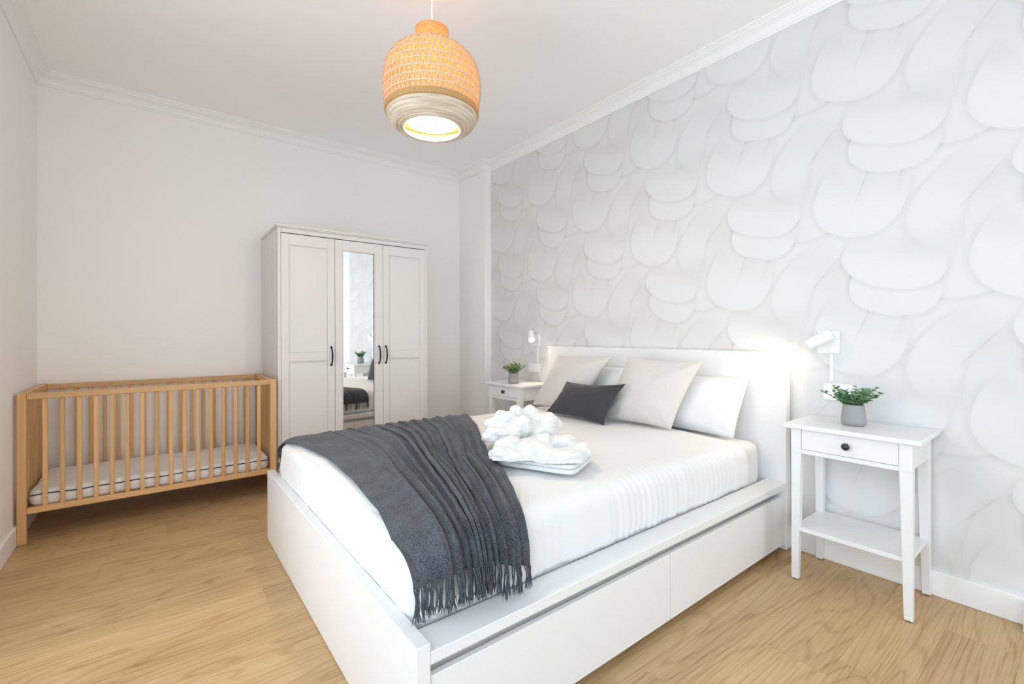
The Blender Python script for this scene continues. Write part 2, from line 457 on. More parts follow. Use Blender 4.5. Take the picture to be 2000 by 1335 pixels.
# ------------------------------------------------------------------ structure
T = 0.12
floor = struct(bx('floor', 'sub', None, XL, XR, YF, YB, -0.10, -0.012, 0))
PW = 0.19
row = 0; y = YF
while y < YB - 0.01:
    y1 = min(y + PW, YB); x = XL - random.uniform(0, 1.1)
    while x < XR:
        x2 = x + 1.28; a, b = max(x, XL), min(x2, XR)
        if b - a > 0.02:
            pb = MB().box(a + 0.0002, b - 0.0002, y + 0.0002, y1 - 0.0002, -0.012, 0.0, 0.0003)
            pb.build('plank', 'floor', floor, org=((a + b) / 2, (y + y1) / 2, 0), recalc=False)
        x = x2
    y = y1; row += 1
struct(bx('ceiling', 'ceil', None, XL, XR, YF, YB, ZC, ZC + T, 0))
lw_ = MB(); prev_ = YF
for (a_, b_) in LWIN:
    lw_.box(XL - T, XL, prev_, a_, -0.1, ZC + T); lw_.box(XL - T, XL, a_, b_, -0.1, WZ0); lw_.box(XL - T, XL, a_, b_, WZ1, ZC + T); prev_ = b_
lw_.box(XL - T, XL, prev_, YB + T, -0.1, ZC + T)
struct(lw_.build('wall_left', 'wall', None))
struct(bx('wall_back', 'wall', None, XL, XR + T, YB, YB + T, -0.1, ZC + T, 0))
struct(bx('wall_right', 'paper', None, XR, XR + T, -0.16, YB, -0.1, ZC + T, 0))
struct(bx('wall_right_plain', 'wall', None, XR, XR + T, YF - T, -0.1602, -0.1, ZC + T, 0))
struct(bx('wall_corner', 'wall', None, XR - COLX, XR, YB - COLY, YB, 0, ZC, 0))
PY = 0.178
fw = MB()
fw.box(XL, WX0, YF - T, YF, -0.1, ZC + T); fw.box(WX1, XR, YF - T, YF, -0.1, ZC + T)
fw.box(WX0, WX1, YF - T, YF, -0.1, WZ0); fw.box(WX0, WX1, YF - T, YF, WZ1, ZC + T)
struct(fw.build('wall_front', 'wall', None))
win = struct(bpy.data.objects.new('window_1', None)); COL.objects.link(win); win.location = ((WX0 + WX1) / 2, YF, WZ0); ORG['window_1'] = tuple(win.location)
wf = MB()
xm = (WX0 + WX1) / 2
for a in (WX0 + .03, xm, WX1 - .03): wf.box(a - .03, a + .03, YF - .09, YF - .03, WZ0, WZ1, .003)
for a in (WZ0 + .03, WZ1 - .03): wf.box(WX0, WX1, YF - .085, YF - .035, a - .03, a + .03, .003)
wf.build('window_frame', 'frame', win)
bx('pane', 'glass', win, WX0 + .06, xm - .03, YF - .062, YF - .056, WZ0 + .06, WZ1 - .06, 0)
bx('pane', 'glass', win, xm + .03, WX1 - .06, YF - .062, YF - .056, WZ0 + .06, WZ1 - .06, 0)

for k_, (a_, b_) in enumerate(LWIN):
    win2 = struct(bpy.data.objects.new('window_%d' % (k_ + 2), None)); COL.objects.link(win2); win2.location = (XL, (a_ + b_) / 2, WZ0); ORG[win2.name] = tuple(win2.location)
    wf = MB(); ym = (a_ + b_) / 2
    for a in (a_ + .03, ym, b_ - .03): wf.box(XL - .09, XL - .03, a - .03, a + .03, WZ0, WZ1, .003)
    for a in (WZ0 + .03, WZ1 - .03): wf.box(XL - .085, XL - .035, a_, b_, a - .03, a + .03, .003)
    wf.build('window_frame', 'frame', win2)
    bx('pane', 'glass', win2, XL - .062, XL - .056, a_ + .06, ym - .03, WZ0 + .06, WZ1 - .06, 0)
    bx('pane', 'glass', win2, XL - .062, XL - .056, ym + .03, b_ - .06, WZ0 + .06, WZ1 - .06, 0)

# baseboards
BH, BT = 0.104, 0.013
def baseboard(name, x0, x1, y0, y1, h=BH): struct(bx(name, 'trim', None, x0, x1, y0, y1, 0.0005, h, 0.002))
baseboard('baseboard_left', XL, XL + BT, LWIN[-1][1] + .05, YB)
baseboard('baseboard_back', XL + BT, XR - COLX, YB - BT, YB)
baseboard('baseboard_right', XR - BT, XR, YF, YB - COLY - BT)
baseboard('baseboard_corner', XR - COLX - BT, XR - COLX, YB - COLY - BT, YB - BT)
struct(bx('trim_9', 'trim', None, XR - 0.085, XR - BT - 0.0005, -0.16, PY, 0.0005, BH - 0.006, 0.003))   # boxed-in pipe in front of the skirting

# crown moulding, mitred pieces
CD, CZ = 0.068, 0.084
PROF = [(0, CZ), (0.007, CZ), (0.0085, CZ - 0.010), (0.012, CZ - 0.013), (0.017, CZ - 0.028), (0.027, CZ - 0.044), (0.041, CZ - 0.056), (0.047, CZ - 0.059), (0.049, CZ - 0.066), (0.055, CZ - 0.068), (0.058, CZ - 0.074), (0.066, CZ - 0.076), (CD, 0.0), (0, 0)]
def crown(name, p, q, n, e0, e1):
    """run from p to q on the wall line, n = inward normal, e0/e1 = shift along the run per unit projection"""
    p = np.array(p); q = np.array(q); n = np.array(n, float); d = (q - p) / np.linalg.norm(q - p)
    V = []
    for base, e in ((p, e0), (q, e1)):
        for (k, h) in PROF:
            v = base + n * k + d * e * k; V.append((v[0], v[1], ZC - h))
    m = len(PROF)
    Fc = [(i, (i + 1) % m, m + (i + 1) % m, m + i) for i in range(m)] + [tuple(range(m)), tuple(range(m, 2 * m))]
    struct(MB().add(V, Fc).build(name, 'trim', None))
cx, cyy = XR - COLX, YB - COLY
crown('trim_1', (XL, YF), (XL, YB), (1, 0), 1, -1)
crown('trim_2', (XL, YB), (cx, YB), (0, -1), 1, -1)
crown('trim_3', (cx, YB), (cx, cyy), (-1, 0), 1, 1)
crown('trim_4', (cx, cyy), (XR, cyy), (0, -1), -1, -1)
crown('trim_5', (XR, cyy), (XR, YF), (-1, 0), 1, -1)
crown('trim_6', (XR, YF), (XL, YF), (0, 1), 1, -1)
# plaster medallion above the lamp
MB().lathe([(0, -0.030), (0.030, -0.030), (0.050, -0.024), (0.095, -0.022), (0.110, -0.027), (0.125, -0.021), (0.160, -0.019), (0.172, -0.013), (0.183, -0.011), (0.187, -0.004), (0.187, -0.0003), (0, -0.0003)], (1.010, 1.905, ZC), 72).build('trim_7', 'trim', None, org=(1.010, 1.905, ZC), sharp=40)['kind'] = 'structure'

# ------------------------------------------------------------------ bed
BX0, BX1, BY0, BY1 = 0.4825, 2.5484, 0.990, 2.7926
bed = thing('bed_frame', ((BX0 + BX1) / 2, (BY0 + BY1) / 2, 0), 'white lacquered double bed frame with high flat headboard and drawers under its sides', 'bed')
bx('headboard', 'white', bed, BX1, BX1 + 0.052, BY0, BY1, 0.002, 1.0157, 0.0025)
bx('footboard', 'white', bed, BX0, BX0 + 0.038, BY0 - 0.002, BY1 + 0.002, 0.002, 0.3714, 0.002)
X0i = BX0 + 0.0385
for sgn, ye in ((1, BY0), (-1, BY1)):
    def yy(a, b): return (ye + a, ye + b) if sgn > 0 else (ye - b, ye - a)
    bx('side_rail', 'white', bed, X0i, BX1 - 0.001, *yy(0.0, 0.098), 0.3165, 0.348, 0.0015)
    bx('rail_fascia', 'white', bed, X0i, BX1 - 0.036, *yy(0.046, 0.062), 0.245, 0.3160, 0.001)
    bx('end_post', 'white', bed, BX1 - 0.034, BX1 - 0.001, *yy(0.006, 0.09), 0.03, 0.316, 0.0012)
    bx('side_panel', 'white', bed, X0i, BX1 - 0.036, *yy(0.075, 0.09), 0.03, 0.244, 0.001)
    xm = 1.5285
    for xa, xb in ((X0i + 0.003, xm - 0.0015), (xm + 0.0015, BX1 - 0.037)):
        d = bx('drawer', 'white', bed, xa, xb, *yy(0.004, 0.022), 0.038, 0.2865, 0.0015)
        MB().box(xa + .02, xb - .02, *yy(0.022, 0.07), 0.05, 0.235).build('drawer_box', 'white', d)
bx('bed_base', 'white', bed, X0i, BX1 - 0.002, BY0 + 0.10, BY1 - 0.10, 0.255, 0.295, 0.002)
bx('center_beam', 'white', bed, X0i, BX1 - 0.002, 1.85, 1.93, 0.002, 0.254, 0.002)

# mattress under its fitted sheet
def pillow_box(x0, x1, y0, y1, z0, z1, r, nx=60, ny=40, nzr=8, bulge=0.01, wob=0.003, seed=0.0):
    """soft rounded slab as rings + caps"""
    mb = MB()
    def loop(ins, z, extra=0.0):
        pts = []
        xa, xb, ya, yb = x0 + ins, x1 - ins, y0 + ins, y1 - ins
        rr = max(0.004, 0.05 - ins)
        segs = [((xb - rr, yb - rr), 0), ((xa + rr, yb - rr), 1), ((xa + rr, ya + rr), 2), ((xb - rr, ya + rr), 3)]
        raw = []
        for (cxx, cy2), k in segs:
            for j in range(7):
                q = PI / 2 * k + PI / 2 * j / 6; raw.append((cxx + rr * math.cos(q), cy2 + rr * math.sin(q)))
        raw.append(raw[0]); raw = np.array(raw)
        d = np.r_[0, np.cumsum(np.linalg.norm(np.diff(raw, axis=0), axis=1))]
        N = 2 * (nx + ny); s = np.linspace(0, d[-1], N, endpoint=False)
        X = np.interp(s, d, raw[:, 0]); Y = np.interp(s, d, raw[:, 1])
        cxx, cy2 = (x0 + x1) / 2, (y0 + y1) / 2
        for xx, yy_ in zip(X, Y):
            n = wob * nz(xx * 7, yy_ * 7, z * 9 + seed)
            dx, dy = np.sign(xx - cxx) * n, np.sign(yy_ - cy2) * n
            pts.append((xx + dx, yy_ + dy, z + wob * nz(xx * 5, yy_ * 5, seed + 3)))
        return pts
    rings = []
    H = z1 - z0
    for k in range(nzr + 1):
        q = PI / 2 * k / nzr; rings.append((r * (1 - math.sin(q)), z0 + r * (1 - math.cos(q))) if False else (r - r * math.sin(q), z0 + r - r * math.cos(q)))
    for k in range(1, 4): rings.append((-bulge * math.sin(PI * k / 4), z0 + r + (H - 2 * r) * k / 4))
    for k in range(nzr + 1):
        q = PI / 2 * k / nzr; rings.append((r - r * math.cos(q), z1 - r + r * math.sin(q)))
    for ins in (r * 1.6, r * 3, r * 6, r * 10):
        if ins < min(x1 - x0, y1 - y0) / 2 - 0.03: rings.append((ins, z1 + 0.006 * min(1, ins / 0.3)))
    P = np.array([loop(i, z) for i, z in rings]); N = P.shape[1]
    mb.grid(P.transpose(1, 0, 2), True)
    o = len(mb.v)
    nr = P.shape[0]
    mb.f.append([j * nr + nr - 1 for j in range(N)]); mb.sm.append(True)
    mb.f.append([j * nr for j in range(N)]); mb.sm.append(True)
    return mb
mt = thing('mattress', (1.52, 1.89, 0.297), 'thick white sheeted mattress of the double bed, seen at its corners past the bedspread', 'mattress')
pillow_box(0.5235, 2.515, 1.099, 2.686, 0.297, 0.545, 0.045, 70, 50, 6, 0.004).build('sheeted_body', 'sheet', mt)
pp = []
for k in range(161):
    s = k / 160
    pp.append((0.54 + 0.6 * s, 1.0955, 0.405 + 0.002 * math.sin(9 * s)))
MB().tube(pp, 0.0028, 6).build('piping', 'sheet', mt)

# white bedspread draped over mattress (open at the head end)
CX_H, CXF, CY0, CY1, CZT, CR = 2.335, 0.5245, 1.083, 2.700, 0.556, 0.075
def cover_top(x, y):
    cxn = min(1, max(0, (x - CXF) / 0.45)); a = min(1, max(0, (y - CY0) / 0.5)); b = min(1, max(0, (CY1 - y) / 0.5))
    c = min(cxn, a, b); c = c * c * (3 - 2 * c)
    return CZT + 0.014 * c + 0.0035 * nz(x * 4, y * 4, 1.3) * c
def build_cover():
    rings = []
    for k in range(9): rings.append(('side', k / 8))
    for k in range(1, 9): rings.append(('arc', k / 8 * PI / 2))
    for ins in list(np.linspace(0.09, 0.80, 30)): rings.append(('top', ins))
    def uloop(ins):
        rr = max(0.006, 0.065 - ins); xa, ya, yb = CXF + ins, CY0 + ins, CY1 - ins
        raw = [(CX_H, ya)] + [(x, ya) for x in np.linspace(CX_H, xa + rr, 40)[1:]]
        for j in range(1, 9):
            q = -PI / 2 - PI / 2 * j / 8; raw.append((xa + rr + rr * math.cos(q), ya + rr + rr * math.sin(q)))
        raw += [(xa, y) for y in np.linspace(ya + rr, yb - rr, 40)[1:]]
        for j in range(1, 9):
            q = PI - PI / 2 * j / 8; raw.append((xa + rr + rr * math.cos(q), yb - rr + rr * math.sin(q)))
        raw += [(x, yb) for x in np.linspace(xa + rr, CX_H, 40)[1:]]
        raw = np.array(raw)
        # keep correspondence between rings: resample each run separately
        def res(a, n):
            d = np.r_[0, np.cumsum(np.linalg.norm(np.diff(a, axis=0), axis=1))]; s = np.linspace(0, d[-1], n)
            return np.c_[np.interp(s, d, a[:, 0]), np.interp(s, d, a[:, 1])]
        A = res(raw[:40], 420); B = res(raw[39:48], 9)[1:]; Cc = res(raw[47:87], 170)[1:]; D = res(raw[86:95], 9)[1:]; E = res(raw[94:], 420)[1:]
        return np.r_[A, B, Cc, D, E]
    L0 = uloop(0.0); N = len(L0)
    seg = np.r_[0, np.cumsum(np.linalg.norm(np.diff(L0, axis=0), axis=1))]
    # outward normals of base loop
    nrm = np.zeros((N, 2)); tg = np.gradient(L0, axis=0); nrm[:, 0] = -tg[:, 1]; nrm[:, 1] = tg[:, 0]
    nrm = -nrm / np.linalg.norm(nrm, axis=1)[:, None]
    cen = np.array((1.4, 1.9)); flip = np.sign(((L0 - cen) * nrm).sum(1)); nrm *= flip[:, None]
    P = np.zeros((N, len(rings), 3))
    wr = np.array([math.sin(s * 42 + 2.2 * nz(s * 3, 0, 0) * 3) * (0.5 + 0.5 * nz(s * 2.1, 7, 0)) for s in seg])
    wr3 = np.array([math.sin(s * 165 + 9 * nz(s * 2.5, 3, 1)) * max(0, nz(s * 3.0, 8, 0) + 0.35) * 1.5 for s in seg])
    wr2 = np.array([nz(s * 16, 2.0, 0) for s in seg])
    for j, (kd, val) in enumerate(rings):
        if kd == 'side':
            z0 = 0.3495; zt = CZT - CR
            z = np.array([z0 + 0.004 * nz(s * 4, 4, 0) + 0.0035 for s in seg]); z = np.where((L0[:, 0] < CXF + 0.004), 0.352, z); z = z + (zt - z) * val
            footm = (L0[:, 0] < CXF + 0.004); off = (0.0045 * wr + 0.003 * wr2 + 0.0022 * wr3) * (1 - 0.45 * val) * np.where(footm, 0.5 + 0.5 * val, 1) + 0.010 * math.sin(PI * min(1, val)) * np.where(footm, 0.6, 1) - 0.006 * (1 - val) * np.where(footm, 0.0, 1)
            P[:, j, :2] = L0 + nrm * off[:, None]; P[:, j, 2] = z
        elif kd == 'arc':
            ins = CR * (1 - math.cos(val)); L = uloop(ins); z = CZT - CR + CR * math.sin(val)
            off = (0.0045 * wr + 0.003 * wr2 + 0.0026 * wr3) * 0.55 * (1 - val / (PI / 2) * 0.6)
            P[:, j, :2] = L + nrm * off[:, None]; P[:, j, 2] = z
        else:
            L = uloop(val); P[:, j, :2] = L
            fade = max(0.0, 1 - (val - 0.09) / 0.35)
            for i in range(N):
                P[i, j, 2] = cover_top(L[i, 0], L[i, 1]) + (0.0016 * wr[i] + 0.0016 * wr3[i] * max(0.0, 1 - (val - 0.09) / 0.12)) * fade
    mb = MB(); mb.grid(P)
    # close the spine
    nr = len(rings); 
    for i in range(N // 2):
        a, b, c, d = i, i + 1, N - 2 - i, N - 1 - i
        if b >= c: break
        mb.f.append([a * nr + nr - 1, b * nr + nr - 1, c * nr + nr - 1, d * nr + nr - 1]); mb.sm.append(True)
    return mb
cov = build_cover().build('bedspread', 'sheet', None, org=(1.4, 1.9, 0.36), sharp=80)
so = cov.modifiers.new('thickness', 'SOLIDIFY'); so.thickness = 0.007; so.offset = -1
tag(cov, 'smooth white bedspread covering most of the double bed mattress', 'bedspread')

# ------------------------------------------------------------------ pillows and cushions
def cushion(name, label, cat, mat, c00, c10, c11, c01, thick, front, n=34, conc=0.055, ex=2.3, wrk=0.006, seed=0.0, group=None, sag=0.0, knife=0.6, pt=0.0):
    c = [np.array(q, float) for q in (c00, c10, c11, c01)]
    nrm = np.cross(c[1] - c[0], c[3] - c[0]); nrm /= np.linalg.norm(nrm)
    if nrm @ np.array(front, float) < 0: nrm = -nrm
    mb = MB(); u = np.linspace(-1, 1, n)
    u = np.sign(u) * (1 - (1 - np.abs(u)) ** 1.5)
    U, V = np.meshgrid(u, u, indexing='ij')
    Ue = U * (1 - conc * (1 - V ** 2)); Ve = V * (1 - conc * (1 - U ** 2))
    a, b = (Ue + 1) / 2, (Ve + 1) / 2
    base = (c[0][None, None] * ((1 - a) * (1 - b))[..., None] + c[1][None, None] * (a * (1 - b))[..., None] + c[2][None, None] * (a * b)[..., None] + c[3][None, None] * ((1 - a) * b)[..., None])
    th = np.maximum(0, (1 - np.abs(U) ** ex) * (1 - np.abs(V) ** ex)) ** knife
    th = th * (1 - sag * (V > 0) * V ** 2 * (1 - U ** 2) ** 2)
    W = np.array([[nz(uu * 2.2 + seed, vv * 2.2, seed) for vv in u] for uu in u])
    W2 = np.array([[nz(uu * 5 + seed, vv * 5, seed + 5) for vv in u] for uu in u])
    # radiating corner creases
    ang = np.arctan2(1 - np.abs(V), 1 - np.abs(U) + 1e-6); rad = np.sqrt((1 - np.abs(U)) ** 2 + (1 - np.abs(V)) ** 2)
    crease = np.sin(ang * 9 + seed + 3 * np.sign(U)) * np.exp(-rad * 2.2) * np.minimum(1, th * 3)
    dz = wrk * (W + 0.45 * W2) * np.minimum(1, th * 1.6) + wrk * 0.9 * crease
    edge = 0.0035
    Ff = base + nrm * (thick / 2 * th + dz + edge * (th > 0.02))[..., None]
    Bf = base - nrm * (thick / 2 * th + 0.6 * dz)[..., None]
    mb.grid(Ff); mb.grid(Bf)
    o = mb.build(name, mat, None, org=tuple((c[0] + c[1]) / 2), sharp=70, weld=0.0006)
    return tag(o, label, cat, group)
zt = 0.572
cushion('pillow', 'white bed pillow at the near end, leaning on the headboard beside the larger beige cushion', 'pillow', 'sheet',
        (2.415, 1.80, zt - .012), (2.405, 1.190, zt - .012), (2.500, 1.150, 0.872), (2.505, 1.78, 0.865), 0.15, (-1, 0, .2), conc=0.022, seed=1.0, wrk=0.008)
cushion('pillow', 'white bed pillow mostly hidden behind the two beige cushions', 'pillow', 'sheet',
        (2.420, 2.60, zt), (2.415, 1.86, zt), (2.512, 1.86, 0.885), (2.514, 2.60, 0.885), 0.105, (-1, 0, .2), conc=0.035, seed=2.0, wrk=0.008)
cushion('cushion', 'square beige linen cushion nearest the camera, in front of the white pillow', 'cushion', 'beige',
        (2.225, 1.955, zt), (2.272, 1.475, zt + .004), (2.385, 1.345, 0.962), (2.375, 1.842, 0.968), 0.15, (-1, 0, .3), seed=3.3, conc=0.07, wrk=0.007, group=None)
cushion('cushion', 'square beige linen cushion at the far side of the bed, behind the dark cushion', 'cushion', 'beige',
        (2.290, 2.685, zt), (2.245, 2.185, zt), (2.385, 1.985, 0.960), (2.405, 2.515, 0.955), 0.14, (-1, 0, .3), seed=4.7, conc=0.075, wrk=0.008)
cushion('cushion', 'small rectangular charcoal linen cushion in front of the beige cushions', 'cushion', 'dark',
        (2.105, 2.335, zt + .002), (2.085, 1.795, zt + .002), (2.180, 1.712, 0.818), (2.200, 2.222, 0.792), 0.165, (-1, 0, .3), seed=6.1, conc=0.15, wrk=0.005)

# ------------------------------------------------------------------ throw blanket
def lerp(x, xs, ys): return float(np.interp(x, xs, ys))
SEC_Y = []   # section path in (y,z), near bottom -> far bottom, at cover + clearance
def section():
    off = 0.006; pts = []
    y0 = CY0 - 0.022 - off
    for z in np.linspace(0.40, CZT - CR, 12): pts.append((y0 - 0.004 * (CZT - CR - z) / 0.1, z))
    for q in np.linspace(0, PI / 2, 10)[1:]:
        pts.append((CY0 - 0.022 + CR + 0.022 - (CR + 0.022 + off) * math.cos(q), CZT - CR + (CR + off) * math.sin(q)))
    for y_ in np.linspace(CY0 + CR + 0.06, CY1 - CR - 0.03, 60): pts.append((y_, None))
    for q in np.linspace(PI / 2, 0, 10)[:-1]:
        pts.append((CY1 - CR + (CR + off + 0.012) * math.cos(q), CZT - CR + (CR + off) * math.sin(q)))
    for z in np.linspace(CZT - CR, 0.45, 6): pts.append((CY1 + off + 0.012, z))
    return pts
SP = section()
yz = np.array([(a, (b if b is not None else CZT + 0.006)) for a, b in SP])
SD = np.r_[0, np.cumsum(np.linalg.norm(np.diff(yz, axis=0), axis=1))]
def sec_at(s):
    y_ = np.interp(s, SD, yz[:, 0]); z_ = np.interp(s, SD, yz[:, 1])
    e = 0.004; dy = np.interp(s + e, SD, yz[:, 0]) - np.interp(s - e, SD, yz[:, 0]); dz = np.interp(s + e, SD, yz[:, 1]) - np.interp(s - e, SD, yz[:, 1])
    L = math.hypot(dy, dz) + 1e-9
    return y_, z_, -dz / L, dy / L
def s_of_z_near(z): return float(np.interp(z, yz[:12, 1], SD[:12]))
S_SH = SD[21]; S_FAR = SD[-1]
def edge_L(y_): return lerp(y_, [1.0, 1.06, 1.2, 1.4, 1.75, 2.12, 2.45, 2.70], [0.500, 0.505, 0.523, 0.552, 0.585, 0.600, 0.565, 0.520])
def edge_R(y_): return lerp(y_, [1.0, 1.06, 1.15, 1.25, 1.42, 1.68, 2.2, 2.74], [0.868, 0.875, 0.925, 0.985, 1.068, 1.175, 1.475, 1.73])
NT_, NS_ = 460, 150
def blanket_pt(t, q):
    """t across (0 foot edge, 1 head edge), q along 0 near bottom .. 1 far bottom"""
    zb = lerp(t, [0, 0.35, 0.6, 0.8, 1.0], [0.515, 0.500, 0.497, 0.455, 0.425])
    s0 = s_of_z_near(zb); s = s0 + (S_FAR - s0) * q
    y_, z_, ny, nz_ = sec_at(s)
    xl, xr = edge_L(y_), edge_R(y_)
    near = max(0.0, 1 - q * 1.25)
    # gather: more cloth bunched towards the middle and head side
    tt = t + 0.05 * math.sin(2 * PI * t) * near
    x = xl + (xr - xl) * tt
    # fold phase
    g = np.interp(t, [0, 0.16, 0.30, 0.42, 0.55, 0.68, 0.80, 0.90, 1.0], [0, 0.3, 1.4, 2.9, 5.0, 7.1, 8.7, 9.8, 10.7])
    wob = 0.55 * nz(t * 2.6, q * 2.3, 2.0) + 0.20 * nz(t * 8, q * 5, 5.0)
    ph = 2 * PI * (g + wob)
    amp = lerp(q, [0, 0.10, 0.25, 0.55, 0.85, 1.0], [0.016, 0.019, 0.020, 0.0165, 0.010, 0.008])
    amp *= lerp(t, [0, 0.10, 0.22, 0.35, 0.9, 1.0], [0.05, 0.12, 0.65, 1.0, 1.0, 0.45]) * (0.80 + 0.95 * nz(t * 7, q * 2.0, 9.0))
    h = amp * 1.55 * abs(math.sin(ph / 2)) ** 0.62
    wl = (xr - xl) / 10.5
    x += 0.30 * wl * math.sin(ph) * lerp(t, [0, 0.2, 0.4, 1], [0, 0.5, 1, 0.6])     # folds lean over
    ph2 = 2 * PI * (g * 2.7 + 0.6 * nz(t * 5, q * 4, 1.0))
    h += 0.0022 * (1 + math.cos(ph2)) * lerp(t, [0, 0.2, 0.4, 1], [0.2, 0.8, 1, 1])
    h += 0.004 + 0.0035 * nz(x * 6, y_ * 6, 3.0)
    zz = z_
    if CY0 + CR < y_ < CY1 - CR: zz = max(z_, cover_top(max(x, CXF + 0.02), y_) + 0.006)
    # follows the rounded foot edge of the bed
    d = CXF + CR - x
    if d > 0 and nz_ > 0:
        dd = min(d, CR * 0.97); zz -= (CR - math.sqrt(max(0, CR * CR - dd * dd))) * max(0, nz_) * 0.62
    if q > 0.97 and False: pass
    return (x, y_ + ny * h, zz + nz_ * h)
qs = np.r_[np.linspace(0, 0.16, 44), np.linspace(0.16, 0.92, 110)[1:], np.linspace(0.92, 1.0, 16)[1:]]
ts = np.linspace(0, 1, NT_)
BP = np.array([[blanket_pt(t, q) for q in qs] for t in ts])
thr = thing('throw_blanket', (1.05, 1.9, 0.58), 'dark heathered grey fringed throw lying in folds across the foot of the bed', 'throw')
cl = MB().grid(BP).build('woven_cloth', 'throw', thr, sharp=180)
so = cl.modifiers.new('thickness', 'SOLIDIFY'); so.thickness = 0.0035; so.offset = 1
fr = MB()
def tassel(p, out, L, lean, r):
    p = np.array(p); n = 7; pts = []; rd = []
    for k in range(n):
        f = k / (n - 1)
        q = p + np.array((lean[0] * f * L + 0.0016 * math.sin(7 * f + p[0] * 900), 0, -L * f)) + np.array(out) * (0.004 * math.sin(f * 3) + lean[1] * f)
        pts.append(q); rd.append(r * (1.0 + 0.18 * math.sin(f * 26 + p[0] * 500)) * (1.12 if f > 0.7 else 1.0))
    fr.tube(pts, rd, 5)
    e = pts[-2]
    for k in range(4):                                   # frayed end
        a = rng.uniform(-0.010, 0.010); b = rng.uniform(-0.004, 0.006)
        fr.tube([e, e + np.array((a * 0.5, 0, -0.012)) + np.array(out) * b * .5, e + np.array((a, 0, -0.027 - 0.006 * rng.random())) + np.array(out) * b], [r * 0.6, r * 0.45, r * 0.12], 4)
for k in range(104):
    t = (k + 0.5) / 104 + rng.uniform(-0.003, 0.003); i = min(NT_ - 1, int(t * (NT_ - 1)))
    p = BP[i, 0]; L = 0.070 * rng.uniform(0.92, 1.08)
    if p[2] - L - 0.03 < 0.353: L = p[2] - 0.353 - 0.03
    tassel(p + np.array((0, -0.001, 0.003)), (0, -1, 0), L, (rng.uniform(-0.10, 0.12), rng.uniform(-0.001, 0.006)), 0.0024)
for k in range(110):
    t = (k + 0.5) / 110; i = min(NT_ - 1, int(t * (NT_ - 1)))
    p = BP[i, -1]; tassel(p + np.array((0, 0.001, 0.003)), (0, 1, 0), 0.045 * rng.uniform(.9, 1.1), (rng.uniform(-0.12, 0.12), 0.002), 0.0022)
tag(fr.build('fringe', 'fringe', thr, recalc=False), kind='stuff')

# ------------------------------------------------------------------ towels
def towel_knot(name, label, org, lobes, zmin, seed):
    """one towel twisted into puffed loops: cx cy cz, half width, half depth, half height, roll (deg, seen from the foot corner)"""
    mb = MB(); nu, nv = 40, 22
    for li, (cx_, cy_, cz_, hw, hd, hh, roll) in enumerate(lobes):
        e1 = np.array(Rv); e2 = np.array(Fv); e3 = np.array((0, 0, 1.0)); ro = math.radians(roll)
        a1 = e1 * math.cos(ro) + e3 * math.sin(ro); a3 = -e1 * math.sin(ro) + e3 * math.cos(ro)
        P = np.zeros((nu, nv, 3)); k = li * 7.3 + seed
        for i in range(nu):
            u = 2 * PI * i / nu
            for j in range(nv):
                v = -PI / 2 + PI * j / (nv - 1)
                sg = lambda q, e: math.copysign(abs(q) ** e, q)
                x = sg(math.cos(v), .6) * sg(math.cos(u), .65); y_ = sg(math.cos(v), .6) * sg(math.sin(u), .65); z = sg(math.sin(v), .75)
                d = 1 + 0.16 * nz(x * 1.6 + k, y_ * 1.6, z * 1.6) + 0.07 * nz(x * 4 + k, y_ * 4, z * 4)
                g = nz(x * 0.5 + k, z * 2.4 + x * 0.8, y_ * 0.6 + 3)          # wrapped cloth folds
                d -= 0.16 * math.exp(-(g / 0.07) ** 2)
                p = np.array((cx_, cy_, cz_)) + a1 * hw * 1.16 * x * d + e2 * hd * 1.1 * y_ * d + a3 * hh * 1.12 * z * d
                p[2] = max(p[2], zmin); P[i, j] = p
        mb.grid(P, True)
    o = mb.build(name, 'terry', None, org=org, sharp=180, weld=0.0003)
    rm = o.modifiers.new('merge', 'REMESH'); rm.mode = 'VOXEL'; rm.voxel_size = 0.0042; rm.use_smooth_shade = True
    sm = o.modifiers.new('soften', 'SMOOTH'); sm.factor = 0.5; sm.iterations = 5
    tx = bpy.data.textures.new('cloth_creases', 'CLOUDS'); tx.noise_scale = 0.05; tx.noise_depth = 2
    dp = o.modifiers.new('creases', 'DISPLACE'); dp.texture = tx; dp.strength = 0.011; dp.mid_level = 0.5; dp.texture_coords = 'LOCAL'
    return tag(o, label, 'towel', 'white towels on the bed')
